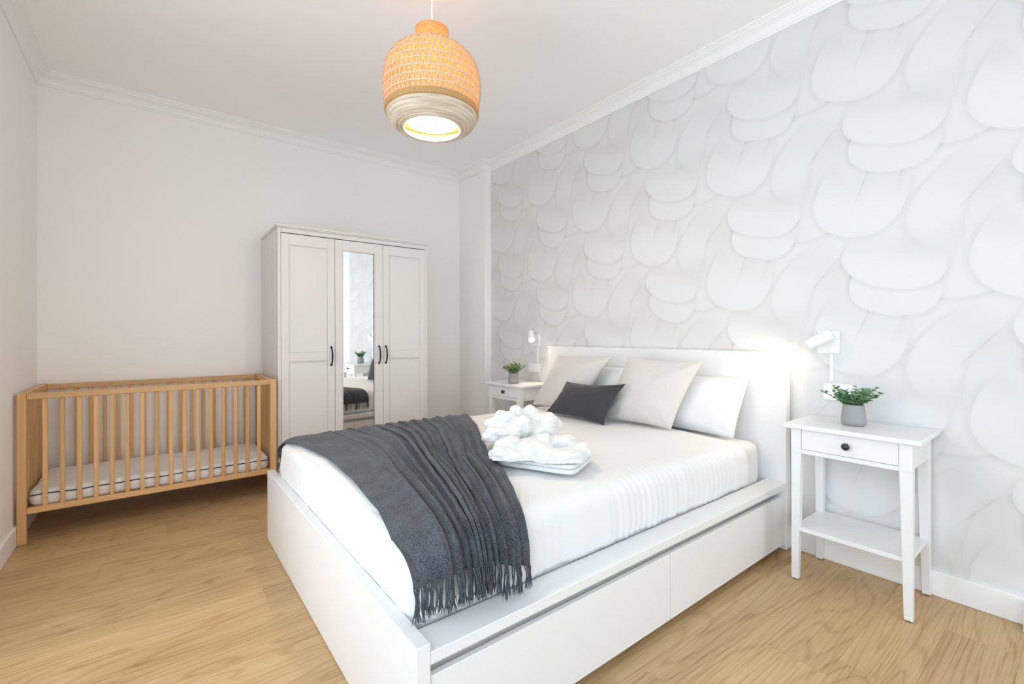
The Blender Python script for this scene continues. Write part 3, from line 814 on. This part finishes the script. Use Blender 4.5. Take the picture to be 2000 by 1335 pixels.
def folded_towel(label, cx_, cy_, z0, lx, ly, h, rot, seed, layers=2):
    root = thing('folded_towel', (cx_, cy_, z0), label, 'towel', 'white towels on the bed')
    mb = MB()
    hh = h / layers
    for k in range(layers):
        n = 40; U = np.linspace(-1, 1, n)
        prof = []
        sx = lx / 2 * (1 - 0.02 * k); sy = ly / 2 * (1 - 0.03 * k)
        P = []
        for q in np.linspace(-PI / 2, PI / 2, 7):
            ring = []
            for i in range(96):
                a = 2 * PI * i / 96; ca, sa = math.cos(a), math.sin(a)
                e = 0.22; px = np.sign(ca) * abs(ca) ** e * sx; py = np.sign(sa) * abs(sa) ** e * sy
                ins = hh / 2 * (1 - math.cos(q)); px -= np.sign(px) * min(abs(px), ins); py -= np.sign(py) * min(abs(py), ins)
                w_ = 0.004 * nz(px * 12 + seed, py * 12, k)
                zz = z0 + k * hh + hh / 2 + hh / 2 * math.sin(q) + 0.003 * nz(px * 9, py * 9, seed + k)
                X = cx_ + (px + w_) * math.cos(rot) - (py + w_) * math.sin(rot); Y = cy_ + (px + w_) * math.sin(rot) + (py + w_) * math.cos(rot)
                ring.append((X, Y, max(zz, z0)))
            P.append(ring)
        P = np.array(P).transpose(1, 0, 2); o = len(mb.v); mb.grid(P, True)
        mb.f.append([o + i * 7 + 6 for i in range(96)]); mb.sm.append(True); mb.f.append([o + i * 7 for i in range(96)]); mb.sm.append(True)
    mb.build('towel_layers', 'terry', root, sharp=60)
    return root
tz = 0.577
folded_towel('white folded bath towel lying flat under the nearer knotted towel on the bed', 1.290, 1.430, tz, 0.345, 0.275, 0.036, math.radians(-65), 1.0)
folded_towel('white folded bath towel lying flat under the farther fanned towel on the bed', 1.490, 1.790, tz, 0.30, 0.19, 0.040, math.radians(-57), 2.0)
towel_knot('knotted_towel', 'white towel knotted into puffed loops, nearer the camera of the two on the bed', (1.30, 1.44, tz + 0.038), [
    (1.315, 1.477, .620, .105, .075, .045, 0), (1.170, 1.532, .634, .056, .055, .037, 12), (1.225, 1.404, .640, .064, .060, .034, -14), (1.368, 1.418, .636, .060, .055, .036, 6),
    (1.138, 1.450, .616, .090, .060, .036, -6), (1.255, 1.317, .614, .095, .062, .037, 6), (1.382, 1.322, .616, .046, .052, .040, 30), (1.288, 1.442, .664, .030, .034, .028, 0)], tz + 0.041, 1.0)
towel_knot('fanned_towel', 'white towel fanned out in upright loops, farther of the two knotted towels on the bed', (1.42, 1.70, tz + 0.041), [
    (1.440, 1.720, .645, .115, .060, .048, 0), (1.332, 1.758, .700, .052, .045, .040, 4), (1.452, 1.742, .712, .030, .034, .052, -42), (1.400, 1.752, .712, .026, .034, .050, 24), (1.480, 1.660, .690, .062, .046, .034, 8),
    (1.362, 1.668, .676, .040, .045, .048, 20), (1.282, 1.790, .684, .038, .040, .028, 20), (1.276, 1.700, .648, .072, .048, .036, -4), (1.552, 1.660, .664, .036, .040, .030, 40), (1.435, 1.620, .650, .060, .042, .036, 10), (1.226, 1.726, .636, .040, .042, .028, 0)], tz + 0.045, 2.0)

# ------------------------------------------------------------------ wardrobe
WX_0, WX_1, WY0, WY1, WH = 0.684, 1.8506, 3.5603, 4.140, 1.8977
wd = thing('wardrobe', ((WX_0 + WX_1) / 2, (WY0 + WY1) / 2, 0), 'white three door wardrobe with a mirrored middle door against the back wall', 'wardrobe')
bx('side_panel', 'wardrobe', wd, WX_0, WX_0 + 0.02, WY0 + 0.002, WY1, 0.001, 1.873, 0.0015)
bx('side_panel', 'wardrobe', wd, WX_1 - 0.02, WX_1, WY0 + 0.002, WY1, 0.001, 1.873, 0.0015)
bx('back_panel', 'wardrobe', wd, WX_0 + 0.021, WX_1 - 0.021, WY1 - 0.01, WY1, 0.05, 1.84, 0)
bx('gap_shade_sheet', 'gap', wd, WX_0 + 0.021, WX_1 - 0.021, WY0 + 0.026, WY0 + 0.034, 0.05, 1.846, 0)  # added sheet, its near-black colour stands in for shade in the door gaps
bx('plinth', 'wardrobe', wd, WX_0 + 0.021, WX_1 - 0.021, WY0 + 0.004, WY0 + 0.022, 0.001, 0.07, 0.001)
bx('top_rail', 'wardrobe', wd, WX_0 + 0.0205, WX_1 - 0.0205, WY0 + 0.002, WY0 + 0.022, 1.8415, 1.873, 0.001)
cr = MB(); cr.box(WX_0 - 0.008, WX_1 + 0.008, WY0 - 0.010, WY1, 1.8735, 1.8815, 0.002); cr.box(WX_0 - 0.012, WX_1 + 0.012, WY0 - 0.016, WY1, 1.8815, WH, 0.003)
cr.build('cornice', 'wardrobe', wd)
def door(x0, x1, lx, rx, kind, hx):
    y0, y1 = WY0, WY0 + 0.022; z0, z1 = 0.075, 1.835
    fz0, fz1 = 0.14, 1.758
    fr_ = MB()
    fr_.box(x0, lx, y0, y1, z0, z1, 0.0012); fr_.box(rx, x1, y0, y1, z0, z1, 0.0012)
    fr_.box(lx, rx, y0, y1, fz1, z1, 0.0012); fr_.box(lx, rx, y0, y1, z0, fz0, 0.0012)
    d = fr_.build('door', 'wardrobe', wd)
    if kind == 'panel':
        mb = MB(); mb.box(lx, rx, y0, y1, 0.918, 0.985, 0.003); mb.build('mid_rail', 'wardrobe', d)
        for a, b in ((fz0, 0.918), (0.985, fz1)):
            p = MB(); p.box(lx, rx, y0 + 0.009, y1 - 0.004, a, b)
            # small moulded lip inside the frame
            for (xa, xb, za, zb) in ((lx, lx + .008, a, b), (rx - .008, rx, a, b), (lx + .008, rx - .008, a, a + .008), (lx + .008, rx - .008, b - .008, b)):
                p.box(xa, xb, y0 + 0.0045, y0 + 0.010, za, zb, 0.0025)
            p.build('panel', 'wardrobe', d)
    else:
        p = MB(); p.hexa([(x, y_ + 0.0028 * (2 * (x - lx) / (rx - lx) - 1), z) for z in (fz0, fz1) for y_ in (y0 + 0.0105, y1 - 0.004) for x in (lx + .001, rx - .001)])
        p.build('mirror', 'mirror', d)
        p = MB()
        for (xa, xb, za, zb) in ((lx, lx + .006, fz0, fz1), (rx - .006, rx, fz0, fz1), (lx + .006, rx - .006, fz0, fz0 + .006), (lx + .006, rx - .006, fz1 - .006, fz1)):
            p.box(xa, xb, y0 + 0.004, y0 + 0.0078, za, zb, 0.0015)
        p.build('mirror_bead', 'wardrobe', d)
    h = MB(); pts = []; rd = []
    zc, hl = 0.952, 0.066
    for k in range(17):
        f = k / 16 * 2 - 1; pts.append((hx, y0 - 0.006 - 0.026 * (1 - f * f) ** 0.75, zc + hl * f)); rd.append(0.0042 + 0.0018 * (1 - f * f))
    h.tube(pts, rd, 8)
    for sg in (-1, 1): h.lathe([(0.0, -0.001), (0.0085, -0.001), (0.0085, 0.003), (0.006, 0.009), (0.0, 0.0095)], (hx, y0, zc + hl * sg), 14, axis=(0, -1, 0))
    h.build('handle', 'black', d)
door(0.7055, 1.0745, 0.755, 1.022, 'panel', 1.048)
door(1.0775, 1.4530, 1.1330, 1.3890, 'mirror', 1.420)
door(1.4560, 1.8290, 1.506, 1.779, 'panel', 1.476)

# ------------------------------------------------------------------ crib
KX0, KX1, KY0, KY1, KH = -0.5768, 0.6624, 3.5057, 4.135, 0.806
cb_ = thing('crib', ((KX0 + KX1) / 2, (KY0 + KY1) / 2, 0), 'plain beech wood baby crib with slatted sides along the back wall', 'crib')
PWD = 0.036
for x in (KX0, KX1 - PWD):
    for (y0, y1) in ((KY0, KY0 + 0.034), (KY1 - 0.034, KY1)):
        MB().box(x, x + PWD, y0, y1, 0.001, KH, 0.003).build('post', 'woodz', cb_, org=(x, y0, 0.4))
for y0 in (KY0 + 0.004, KY1 - 0.030):
    for (z0, z1) in ((KH - 0.036, KH - 0.003), (0.160, 0.192)):
        MB().box(KX0 + PWD, KX1 - PWD, y0, y0 + 0.026, z0, z1, 0.003).build('rail', 'woodx', cb_, org=(0, y0, z0))
    n = 16; gap = (KX1 - KX0 - 2 * PWD) / (n + 1)
    for k in range(n):
        xc = KX0 + PWD + gap * (k + 1)
        MB().box(xc - 0.0105, xc + 0.0105, y0 + 0.006, y0 + 0.020, 0.192, KH - 0.036, 0.0025).build('slat', 'woodz', cb_, org=(xc, y0 + 0.013, 0.5))
for x0 in (KX0 + 0.005, KX1 - 0.031):
    for (z0, z1) in ((KH - 0.036, KH - 0.003), (0.160, 0.192)):
        MB().box(x0, x0 + 0.026, KY0 + 0.034, KY1 - 0.034, z0, z1, 0.003).build('end_rail', 'woody', cb_, org=(x0, KY0, z0))
    n = 8; gap = (KY1 - KY0 - 0.068) / (n + 1)
    for k in range(n):
        yc = KY0 + 0.034 + gap * (k + 1)
        MB().box(x0 + 0.006, x0 + 0.020, yc - 0.0105, yc + 0.0105, 0.192, KH - 0.036, 0.0025).build('slat', 'woodz', cb_, org=(x0 + 0.013, yc, 0.5))
bx('mattress_base', 'woodx', cb_, KX0 + 0.032, KX1 - 0.032, KY0 + 0.031, KY1 - 0.031, 0.168, 0.182, 0.001)
cm = thing('crib_mattress', ((KX0 + KX1) / 2, (KY0 + KY1) / 2, 0.183), 'thin cream quilted mattress with dark piping inside the wooden crib', 'mattress')
pillow_box(KX0 + 0.036, KX1 - 0.036, KY0 + 0.036, KY1 - 0.036, 0.183, 0.272, 0.028, 60, 36, 5, 0.003, 0.006, 4.0).build('quilted_body', 'cotmat', cm)
pts = []
xa, xb, ya, yb = KX0 + 0.042, KX1 - 0.042, KY0 + 0.0335, KY1 - 0.040
for k in range(90):
    f = k / 89; pts.append((xa + (xb - xa) * f, ya + 0.001, 0.249 + 0.006 * nz(f * 9, 0, 0)))
for k in range(1, 40):
    f = k / 39; pts.append((xb + 0.003, ya + 0.004 + (yb - ya) * f, 0.252 + 0.004 * nz(f * 5, 5, 0)))
MB().tube(pts, 0.0032, 6).build('piping', 'navy', cm)

# ------------------------------------------------------------------ nightstands (built facing -x)
def nightstand(loc, label, W=0.48, D=0.347, H=0.704):
    t = thing('nightstand', loc, label, 'nightstand', 'white nightstands beside the bed')
    x0, yc, z = loc[0], loc[1], 0.0     # x0 = front edge of the top
    ya, yb = yc - W / 2, yc + W / 2
    MB().box(x0, x0 + D, ya, yb, H - 0.020, H, 0.003).build('tabletop', 'white', t)
    lw = 0.040; ins = 0.028
    fx, bx_ = x0 + 0.018, x0 + D - 0.010
    for (fr_, x) in ((1, fx), (0, bx_ - lw)):
        for sg, yo in ((1, ya + ins), (-1, yb - ins - lw)):
            xc = x + lw / 2; yct = yo + lw / 2
            up = MB(); up.box(x, x + lw, yo, yo + lw, H - 0.128, H - 0.0203, 0.0012)
            # tapers on its inner faces below the apron
            bw = 0.027
            byc = yo + bw / 2 if sg > 0 else yo + lw - bw / 2
            bxc = x + bw / 2 if fr_ else x + lw - bw / 2
            c = [(x, yo, 0), (x, yo, 0)]
            lo = [(bxc + sx * bw / 2, byc + sy * bw / 2, 0.005) for sy in (-1, 1) for sx in (-1, 1)]
            hi = [(x + lw * (sx > 0), yo + lw * (sy > 0), H - 0.128) for sy in (-1, 1) for sx in (-1, 1)]
            up.hexa(lo + hi, 0.0012)
            lg = up.build('leg', 'white', t)
            MB().lathe([(0, 0.0), (0.010, 0.0), (0.011, 0.005), (0, 0.0052)], (bxc, byc, 0.0003), 12).build('foot_pad', 'foot', lg)
    yi0, yi1 = ya + ins + lw, yb - ins - lw
    for x in (bx_ - 0.030,):
        MB().box(x, x + 0.016, yi0, yi1, H - 0.128, H - 0.0203, 0.001).build('apron', 'white', t)
    for yo in (ya + ins + 0.008, yb - ins - 0.024):
        MB().box(fx + lw, bx_ - lw, yo, yo + 0.016, H - 0.128, H - 0.0203, 0.001).build('apron', 'white', t)
    MB().box(fx + 0.003, fx + 0.024, yi0, yi1, H - 0.130, H - 0.112, 0.001).build('drawer_rail', 'white', t)
    dr = MB().box(fx + 0.004, fx + 0.020, yi0 + 0.0016, yi1 - 0.0016, H - 0.1104, H - 0.0215, 0.0012).build('drawer', 'white', t)
    MB().lathe([(0.0, 0.026), (0.008, 0.0255), (0.0135, 0.022), (0.0150, 0.018), (0.012, 0.013), (0.006, 0.009), (0.0055, 0.002), (0.008, 0.0), (0, 0.0)], (fx + 0.004, yc, H - 0.066), 24, axis=(-1, 0, 0)).build('knob', 'bronze', dr)
    MB().box(fx + 0.006, bx_ - 0.004, ya + ins + 0.008, yb - ins - 0.008, 0.222, 0.240, 0.0015).build('shelf', 'white', t)
    return t
NRX, NRY = 2.266, 0.655
NLX, NLY = 2.262, 3.040
n_right = nightstand((NRX, NRY, 0), 'white one drawer nightstand with open lower shelf, nearer the camera, right of the bed')
n_left = copy_tree(n_right); n_left.location = (NLX, NLY, 0); n_left['label'] = 'white one drawer nightstand in the far corner, half hidden behind the bed'

# ------------------------------------------------------------------ potted plants
def pot(t, loc, r, h, mat):
    x, y_, z = loc
    pr = [(0.0, 0.002), (r * 0.80, 0.0), (r * 0.95, 0.006), (r * 1.0, 0.018), (r * 0.98, h * 0.35), (r * 0.88, h * 0.8), (r * 0.84, h - 0.003), (r * 0.82, h), (r * 0.76, h - 0.002), (r * 0.76, h * 0.8), (0, h * 0.8)]
    MB().lathe(pr, loc, 40).build('pot', mat, t, sharp=50)
    MB().lathe([(0, h * 0.86), (r * 0.4, h * 0.865), (r * 0.765, h * 0.84)], loc, 24).build('soil', 'soil', t)
def leaf_mesh():
    mb = MB(); n = 12; V = [(0, 0, 0)]
    for k in range(n):
        a = 2 * PI * k / n; rx = 0.5 * math.cos(a); ry = 0.5 + 0.5 * math.sin(a)
        V.append((rx * (0.85 + 0.15 * math.sin(a)), ry, 0.10 * abs(rx) * 2 * abs(rx) + 0.05 * (ry - 0.5) ** 2))
    V[0] = (0, 0.5, -0.02)
    mb.add(V, [(0, 1 + k, 1 + (k + 1) % n) for k in range(n)], True)
    return mb
def basis(d, up):
    d = Vector(d).normalized(); n = (Vector(up) - d * Vector(up).dot(d))
    n = n.normalized() if n.length > 1e-4 else Vector((1, 0, 0)); s = d.cross(n)
    return Matrix(((s.x, d.x, n.x), (s.y, d.y, n.y), (s.z, d.z, n.z)))
# near plant: every leaf its own object
PR = (2.452, 0.676, 0.7045)
pl = thing('potted_plant', PR, 'grey pot of round leaved artificial eucalyptus on the nearer nightstand', 'plant')
pot(pl, PR, 0.047, 0.092, 'pot')
lm = leaf_mesh(); lf0 = None
stems = 28; lc = 0
for s in range(stems):
    az = 2.399963 * s + rng.uniform(-0.2, 0.2); spread = (0.25 + 0.75 * math.sqrt((s + 0.5) / stems))
    L = 0.055 + 0.055 * rng.random() + 0.012 * (s % 5 == 0)
    base = np.array((PR[0] + 0.018 * math.cos(az) * spread, PR[1] + 0.018 * math.sin(az) * spread, PR[2] + 0.078))
    out = np.array((math.cos(az) * 0.62, math.sin(az), 0)) * 0.098 * spread
    pts = [base + out * (f ** 0.9) * (0.75 + 0.4 * (L > 0.085)) + np.array((0, 0, L * (1.15 * f - 0.42 * spread * f * f))) for f in np.linspace(0, 1, 7)]
    MB().tube(pts, [0.0013] * 5 + [0.0010, 0.0007], 5).build('stem', 'stem', pl)
    m = 5
    for k in range(m):
        f = 0.22 + 0.78 * (k + 0.3) / m; j = f * 6; i = min(5, int(j)); p = pts[i] + (pts[i + 1] - pts[i]) * (j - i)
        tan = pts[i + 1] - pts[i]; tan /= np.linalg.norm(tan)
        for sd in (-1, 1):
            if lc >= 285: continue
            side = np.cross(tan, (0, 0, 1.0)); side = side / (np.linalg.norm(side) + 1e-6)
            rot_ = rng.uniform(-0.6, 0.6); side = side * math.cos(rot_) + np.cross(tan, side) * math.sin(rot_)
            d = side * sd * 0.9 + tan * 0.45 + np.array((0, 0, rng.uniform(-.1, .3)))
            size = (0.0235 - 0.010 * (f - 0.22)) * rng.uniform(0.8, 1.15)
            if lf0 is None:
                lf0 = lm.build('leaf', 'leaf', pl, org=(0, 0, 0), recalc=False); lf = lf0
            else:
                lf = lf0.copy(); COL.objects.link(lf); lf.parent = pl
            R3 = basis(d, (rng.uniform(-.5, .3), rng.uniform(-.5, .5), 1.0)) * size
            Mx = R3.to_4x4(); Mx.translation = Vector(p) - Vector(PR); lf.matrix_basis = Mx; lc += 1
# far plant: leaves too small to tell apart
PLc = (2.365, 3.015, 0.7045)
p2 = thing('potted_plant', PLc, 'small bushy green artificial plant in a grey pot on the far corner nightstand', 'plant')
pot(p2, PLc, 0.046, 0.084, 'pot2')
fol = MB(); base_l = np.array(lm.v); stm = MB()
for s in range(34):
    az = 2.399963 * s; spread = math.sqrt((s + 0.5) / 34); L = 0.075 + 0.03 * rng.random()
    b0 = np.array((PLc[0] + 0.02 * math.cos(az) * spread, PLc[1] + 0.02 * math.sin(az) * spread, PLc[2] + 0.07))
    out = np.array((math.cos(az), math.sin(az), 0)) * 0.085 * spread
    pts = [b0 + out * f + np.array((0, 0, L * (1.1 * f - 0.35 * spread * f * f))) for f in np.linspace(0, 1, 6)]
    stm.tube(pts, 0.001, 4)
    for k in range(12):
        f = 0.25 + 0.75 * k / 12; i = min(4, int(f * 5)); p = pts[i] + (pts[i + 1] - pts[i]) * (f * 5 - i)
        d = rng.normal(size=3); d[2] = abs(d[2]) * 0.7; Bm = np.array(basis(d, (0, 0, 1))) * 0.019 * rng.uniform(.7, 1.15)
        Vv = base_l * np.array((0.62, 1, 1)); fol.add(Vv @ Bm.T + p, lm.f, True)
tag(fol.build('foliage', 'leaf2', p2, recalc=False), kind='stuff')
stm.build('stems', 'stem', p2)

# ------------------------------------------------------------------ wall lamps and sockets
def look_cyl(mb, a, b, prof, n=28):
    a = np.array(a); b = np.array(b); mb.lathe(prof, a, n, axis=b - a); return mb
def wall_lamp(yp0, yp1, z0, z1, back, front, yc, zch, label):
    t = thing('wall_lamp', (XR, (yp0 + yp1) / 2, z0), label, 'lamp', 'white wall lamps above the nightstands')
    MB().box(XR - 0.016, XR - 0.0005, yp0, yp1, z0, z1, 0.003).build('wall_plate', 'lampw', t)
    back = np.array(back, float); front = np.array(front, float); ax = (front - back); L = np.linalg.norm(ax); ax /= L
    pc = np.array((XR - 0.016, (yp0 + yp1) / 2, (z0 + z1) / 2 + 0.01))
    mid = back + ax * 0.03
    MB().tube([pc, pc * 0.5 + mid * 0.5 + np.array((0, 0, 0.003)), mid], [0.009, 0.0075, 0.0075], 10).build('arm', 'lampw', t)
    R = 0.0285
    pr = [(0.0, 0.0), (R * 0.86, 0.0), (R * 0.96, 0.003), (R, 0.009), (R, L - 0.002), (R - 0.001, L), (R - 0.0028, L - 0.001), (R - 0.003, 0.02), (0.012, 0.016), (0, 0.016)]
    look_cyl(MB(), back, front, pr).build('lamp_head', 'lampw', t, sharp=40)
    bp = [(0.0, 0.03), (0.009, 0.031), (0.010, 0.045), (0.0195, 0.062), (0.0215, 0.074), (0.018, 0.088), (0.010, 0.095), (0.0, 0.097)]
    look_cyl(MB(), back, front, bp, 20).build('bulb', 'bulb', t, sharp=180)
    MB().box(XR - 0.010, XR - 0.0005, yc - 0.007, yc + 0.007, zch, z0 - 0.0005, 0.0015).build('cable_cover', 'plastic', t)
    l = bpy.data.lights.new('sconce_light', 'SPOT'); l.energy = SCONCE_W * 4; l.color = WARM; l.spot_size = math.radians(135); l.spot_blend = 1.0; l.shadow_soft_size = 0.02
    o = bpy.data.objects.new('sconce_light', l); COL.objects.link(o); o.parent = t
    o.location = Vector(back + ax * (L + 0.004)) - Vector((XR, (yp0 + yp1) / 2, z0))
    o.rotation_euler = Vector(ax).to_track_quat('-Z', 'Y').to_euler()
    return t
wall_lamp(0.774, 0.866, 1.013, 1.124, (2.545, 0.790, 1.108), (2.515, 0.878, 1.055), 0.808, 0.878, 'white cylindrical wall spot lamp over the nearer nightstand, aimed at the bed')
wall_lamp(2.958, 3.046, 1.008, 1.110, (2.560, 3.020, 1.130), (2.515, 2.958, 1.063), 2.990, 0.868, 'lit white wall spot lamp in the far corner, its bulb facing the camera')
def socket(y0, y1, z0, z1, label):
    t = thing('wall_socket', (XR, (y0 + y1) / 2, z0), label, 'socket', 'white wall sockets')
    MB().box(XR - 0.009, XR - 0.0005, y0, y1, z0, z1, 0.0025).build('cover_plate', 'plastic', t)
    n = 2; w_ = (y1 - y0) / n
    for k in range(n):
        yc = y0 + w_ * (k + 0.5); zc = (z0 + z1) / 2
        MB().lathe([(0.026, 0.0), (0.026, 0.003), (0.021, 0.003), (0.020, -0.006), (0.0, -0.006)], (XR - 0.009, yc, zc), 28, axis=(-1, 0, 0)).build('socket_well', 'plastic', t)
        h = MB()
        for sg in (-1, 1): h.lathe([(0.0025, 0.0), (0.0025, 0.0006), (0, 0.0006)], (XR - 0.0033, yc + sg * 0.0095, zc), 10, axis=(-1, 0, 0))
        h.build('contact_holes', 'gap', t)
socket(2.958, 3.117, 0.781, 0.862, 'white double wall socket beside the plant in the far corner')
socket(0.690, 0.843, 0.786, 0.867, 'white wall socket half hidden behind the eucalyptus pot')

# ------------------------------------------------------------------ pendant lamp
PX, PYY, PZ = 1.018, 1.905, 2.066
pd = thing('pendant_lamp', (PX, PYY, ZC), 'woven bamboo pendant lamp with pale coiled rim hanging from the ceiling', 'lamp')
def R_of(z):   # shade outline above its rim
    return float(np.interp(z, [2.128, 2.15, 2.18, 2.22, 2.26, 2.30, 2.34, 2.375, 2.405, 2.43, 2.447], [0.206, 0.211, 0.217, 0.2225, 0.225, 0.222, 0.212, 0.194, 0.166, 0.122, 0.076]))
zs = np.linspace(2.128, 2.447, 26)
# smooth the outline
Rz = np.array([R_of(z) for z in zs]); Rz[1:-1] = (Rz[:-2] + 2 * Rz[1:-1] + Rz[2:]) / 4
arc = np.r_[0, np.cumsum(np.hypot(np.diff(Rz), np.diff(zs)))]; AL = arc[-1]
def sh(a): return np.interp(a, arc, Rz), np.interp(a, arc, zs)
def strip(mb, path, wid, dr):
    """flat ribbon following (theta, a) path on the shade surface"""
    V = []
    m = len(path)
    for i, (th, a) in enumerate(path):
        r, z = sh(a); p = np.array((PX + (r + dr) * math.cos(th), PYY + (r + dr) * math.sin(th), z))
        t0, a0 = path[max(0, i - 1)]; t1, a1 = path[min(m - 1, i + 1)]
        dth = (t1 - t0) * r; da = a1 - a0; L = math.hypot(dth, da) + 1e-9
        # perpendicular on the surface
        pt, pa = -da / L, dth / L
        w_ = min(wid, 0.5 * r * 2 * PI / 30)
        for s in (-1, 1):
            aa = min(max(a + s * pa * w_ / 2, 0), AL); tt = th + s * pt * w_ / 2 / max(r, 0.05); rr, zz = sh(aa)
            V.append((PX + (rr + dr) * math.cos(tt), PYY + (rr + dr) * math.sin(tt), zz))
    mb.add(V, [(2 * i, 2 * i + 1, 2 * i + 3, 2 * i + 2) for i in range(m - 1)], True)
ND = 58
mb = MB()
for sg in (-1, 1):
    for k in range(ND):
        th0 = 2 * PI * k / ND
        strip(mb, [(th0 + sg * 0.46 * f, AL * f) for f in np.linspace(0, 1, 18)], 0.0050, 0.0008 * sg)
for k in range(12):
    a = AL * (0.05 + 0.86 * k / 11)
    strip(mb, [(th, a) for th in np.linspace(0, 2 * PI, 73)], 0.0060, 0.002)
o = mb.build('woven_shade', 'bamboo', pd, recalc=False, sharp=180); tag(o, kind='stuff')
so = o.modifiers.new('thickness', 'SOLIDIFY'); so.thickness = 0.0009
MB().lathe([(r_ - 0.006, z_) for r_, z_ in zip(Rz, zs)] + [(r_ - 0.0075, z_) for r_, z_ in zip(Rz[::-1], zs[::-1])], (PX, PYY, 0), 64, close=True).build('shade_lining', 'bamboo_in', pd, sharp=60)
# neck
nk = MB()
nk.lathe([(0.078, 2.440), (0.079, 2.446), (0.0745, 2.452), (0.0735, 2.505), (0.077, 2.512), (0.077, 2.520), (0.070, 2.520), (0.070, 2.440)], (PX, PYY, 0), 48, close=True)
nk.build('neck_band', 'bamboo_in', pd, sharp=40)
MB().lathe([(0.208, 2.126), (0.2135, 2.127), (0.2155, 2.134), (0.2145, 2.150), (0.2095, 2.151), (0.204, 2.140)], (PX, PYY, 0), 72, close=True).build('shade_hoop', 'bamboo_in', pd, sharp=40)
# coiled rim: rounded steps curling inwards
prof = [(0.2055, 2.1275), (0.2085, 2.123), (0.2080, 2.113)]
for k in range(7):
    f = k / 6; r = 0.206 - 0.066 * f ** 1.25; z = 2.112 - 0.046 * math.sin(f * PI / 2) ** 0.85
    prof += [(r + 0.0015, z + 0.001), (r - 0.0005, z - 0.0022), (r - 0.006, z - 0.0035)]
prof += [(0.1300, 2.0625), (0.1285, 2.066), (0.132, 2.076), (0.150, 2.090), (0.190, 2.118), (0.203, 2.1275)]
MB().lathe(prof, (PX, PYY, 0), 84, close=True).build('coiled_rim', 'coil', pd, sharp=50)
# inner drum that holds the lamp holder
MB().lathe([(0.118, 2.095), (0.1195, 2.095), (0.1195, 2.205), (0.060, 2.225), (0.060, 2.2235), (0.118, 2.2035)], (PX, PYY, 0), 56, close=True).build('inner_drum', 'lampw', pd, sharp=40)
MB().lathe([(0.0, 2.10), (0.020, 2.103), (0.032, 2.115), (0.036, 2.135), (0.031, 2.157), (0.018, 2.175), (0.0165, 2.19), (0.0, 2.19)], (PX, PYY, 0), 28).build('bulb', 'bulb', pd, sharp=180)
MB().lathe([(0, 2.19), (0.019, 2.19), (0.021, 2.20), (0.021, 2.25), (0.010, 2.262), (0, 2.262)], (PX, PYY, 0), 24).build('lamp_holder', 'plastic', pd)
sp_ = MB()
for k in range(3):
    a = 2 * PI * k / 3; sp_.tube([(PX + 0.018 * math.cos(a), PYY + 0.018 * math.sin(a), 2.24), (PX + 0.073 * math.cos(a), PYY + 0.073 * math.sin(a), 2.49)], 0.0018, 6)
    sp_.tube([(PX + 0.018 * math.cos(a), PYY + 0.018 * math.sin(a), 2.235), (PX + 0.118 * math.cos(a), PYY + 0.118 * math.sin(a), 2.2035)], 0.0016, 6)
sp_.build('wire_support', 'lampw', pd)
MB().tube([(PX, PYY, 2.262), (PX, PYY, 2.5), (PX, PYY, ZC - 0.055)], 0.0032, 8).build('cord', 'plastic', pd)
MB().lathe([(0, -0.058), (0.008, -0.058), (0.030, -0.050), (0.040, -0.040), (0.041, -0.0312), (0, -0.0312)], (PX, PYY, ZC), 36).build('ceiling_cup', 'lampw', pd, sharp=40)
for nm, z, pw, rad in (('pendant_light', 2.085, PEND_W * 0.7, 0.05), ('pendant_glow', 2.30, PEND_W * 0.8, 0.04)):
    l = bpy.data.lights.new(nm, 'POINT'); l.energy = pw; l.color = WARM; l.shadow_soft_size = rad
    o = bpy.data.objects.new(nm, l); COL.objects.link(o); o.parent = pd; o.location = (0, 0, z - ZC)
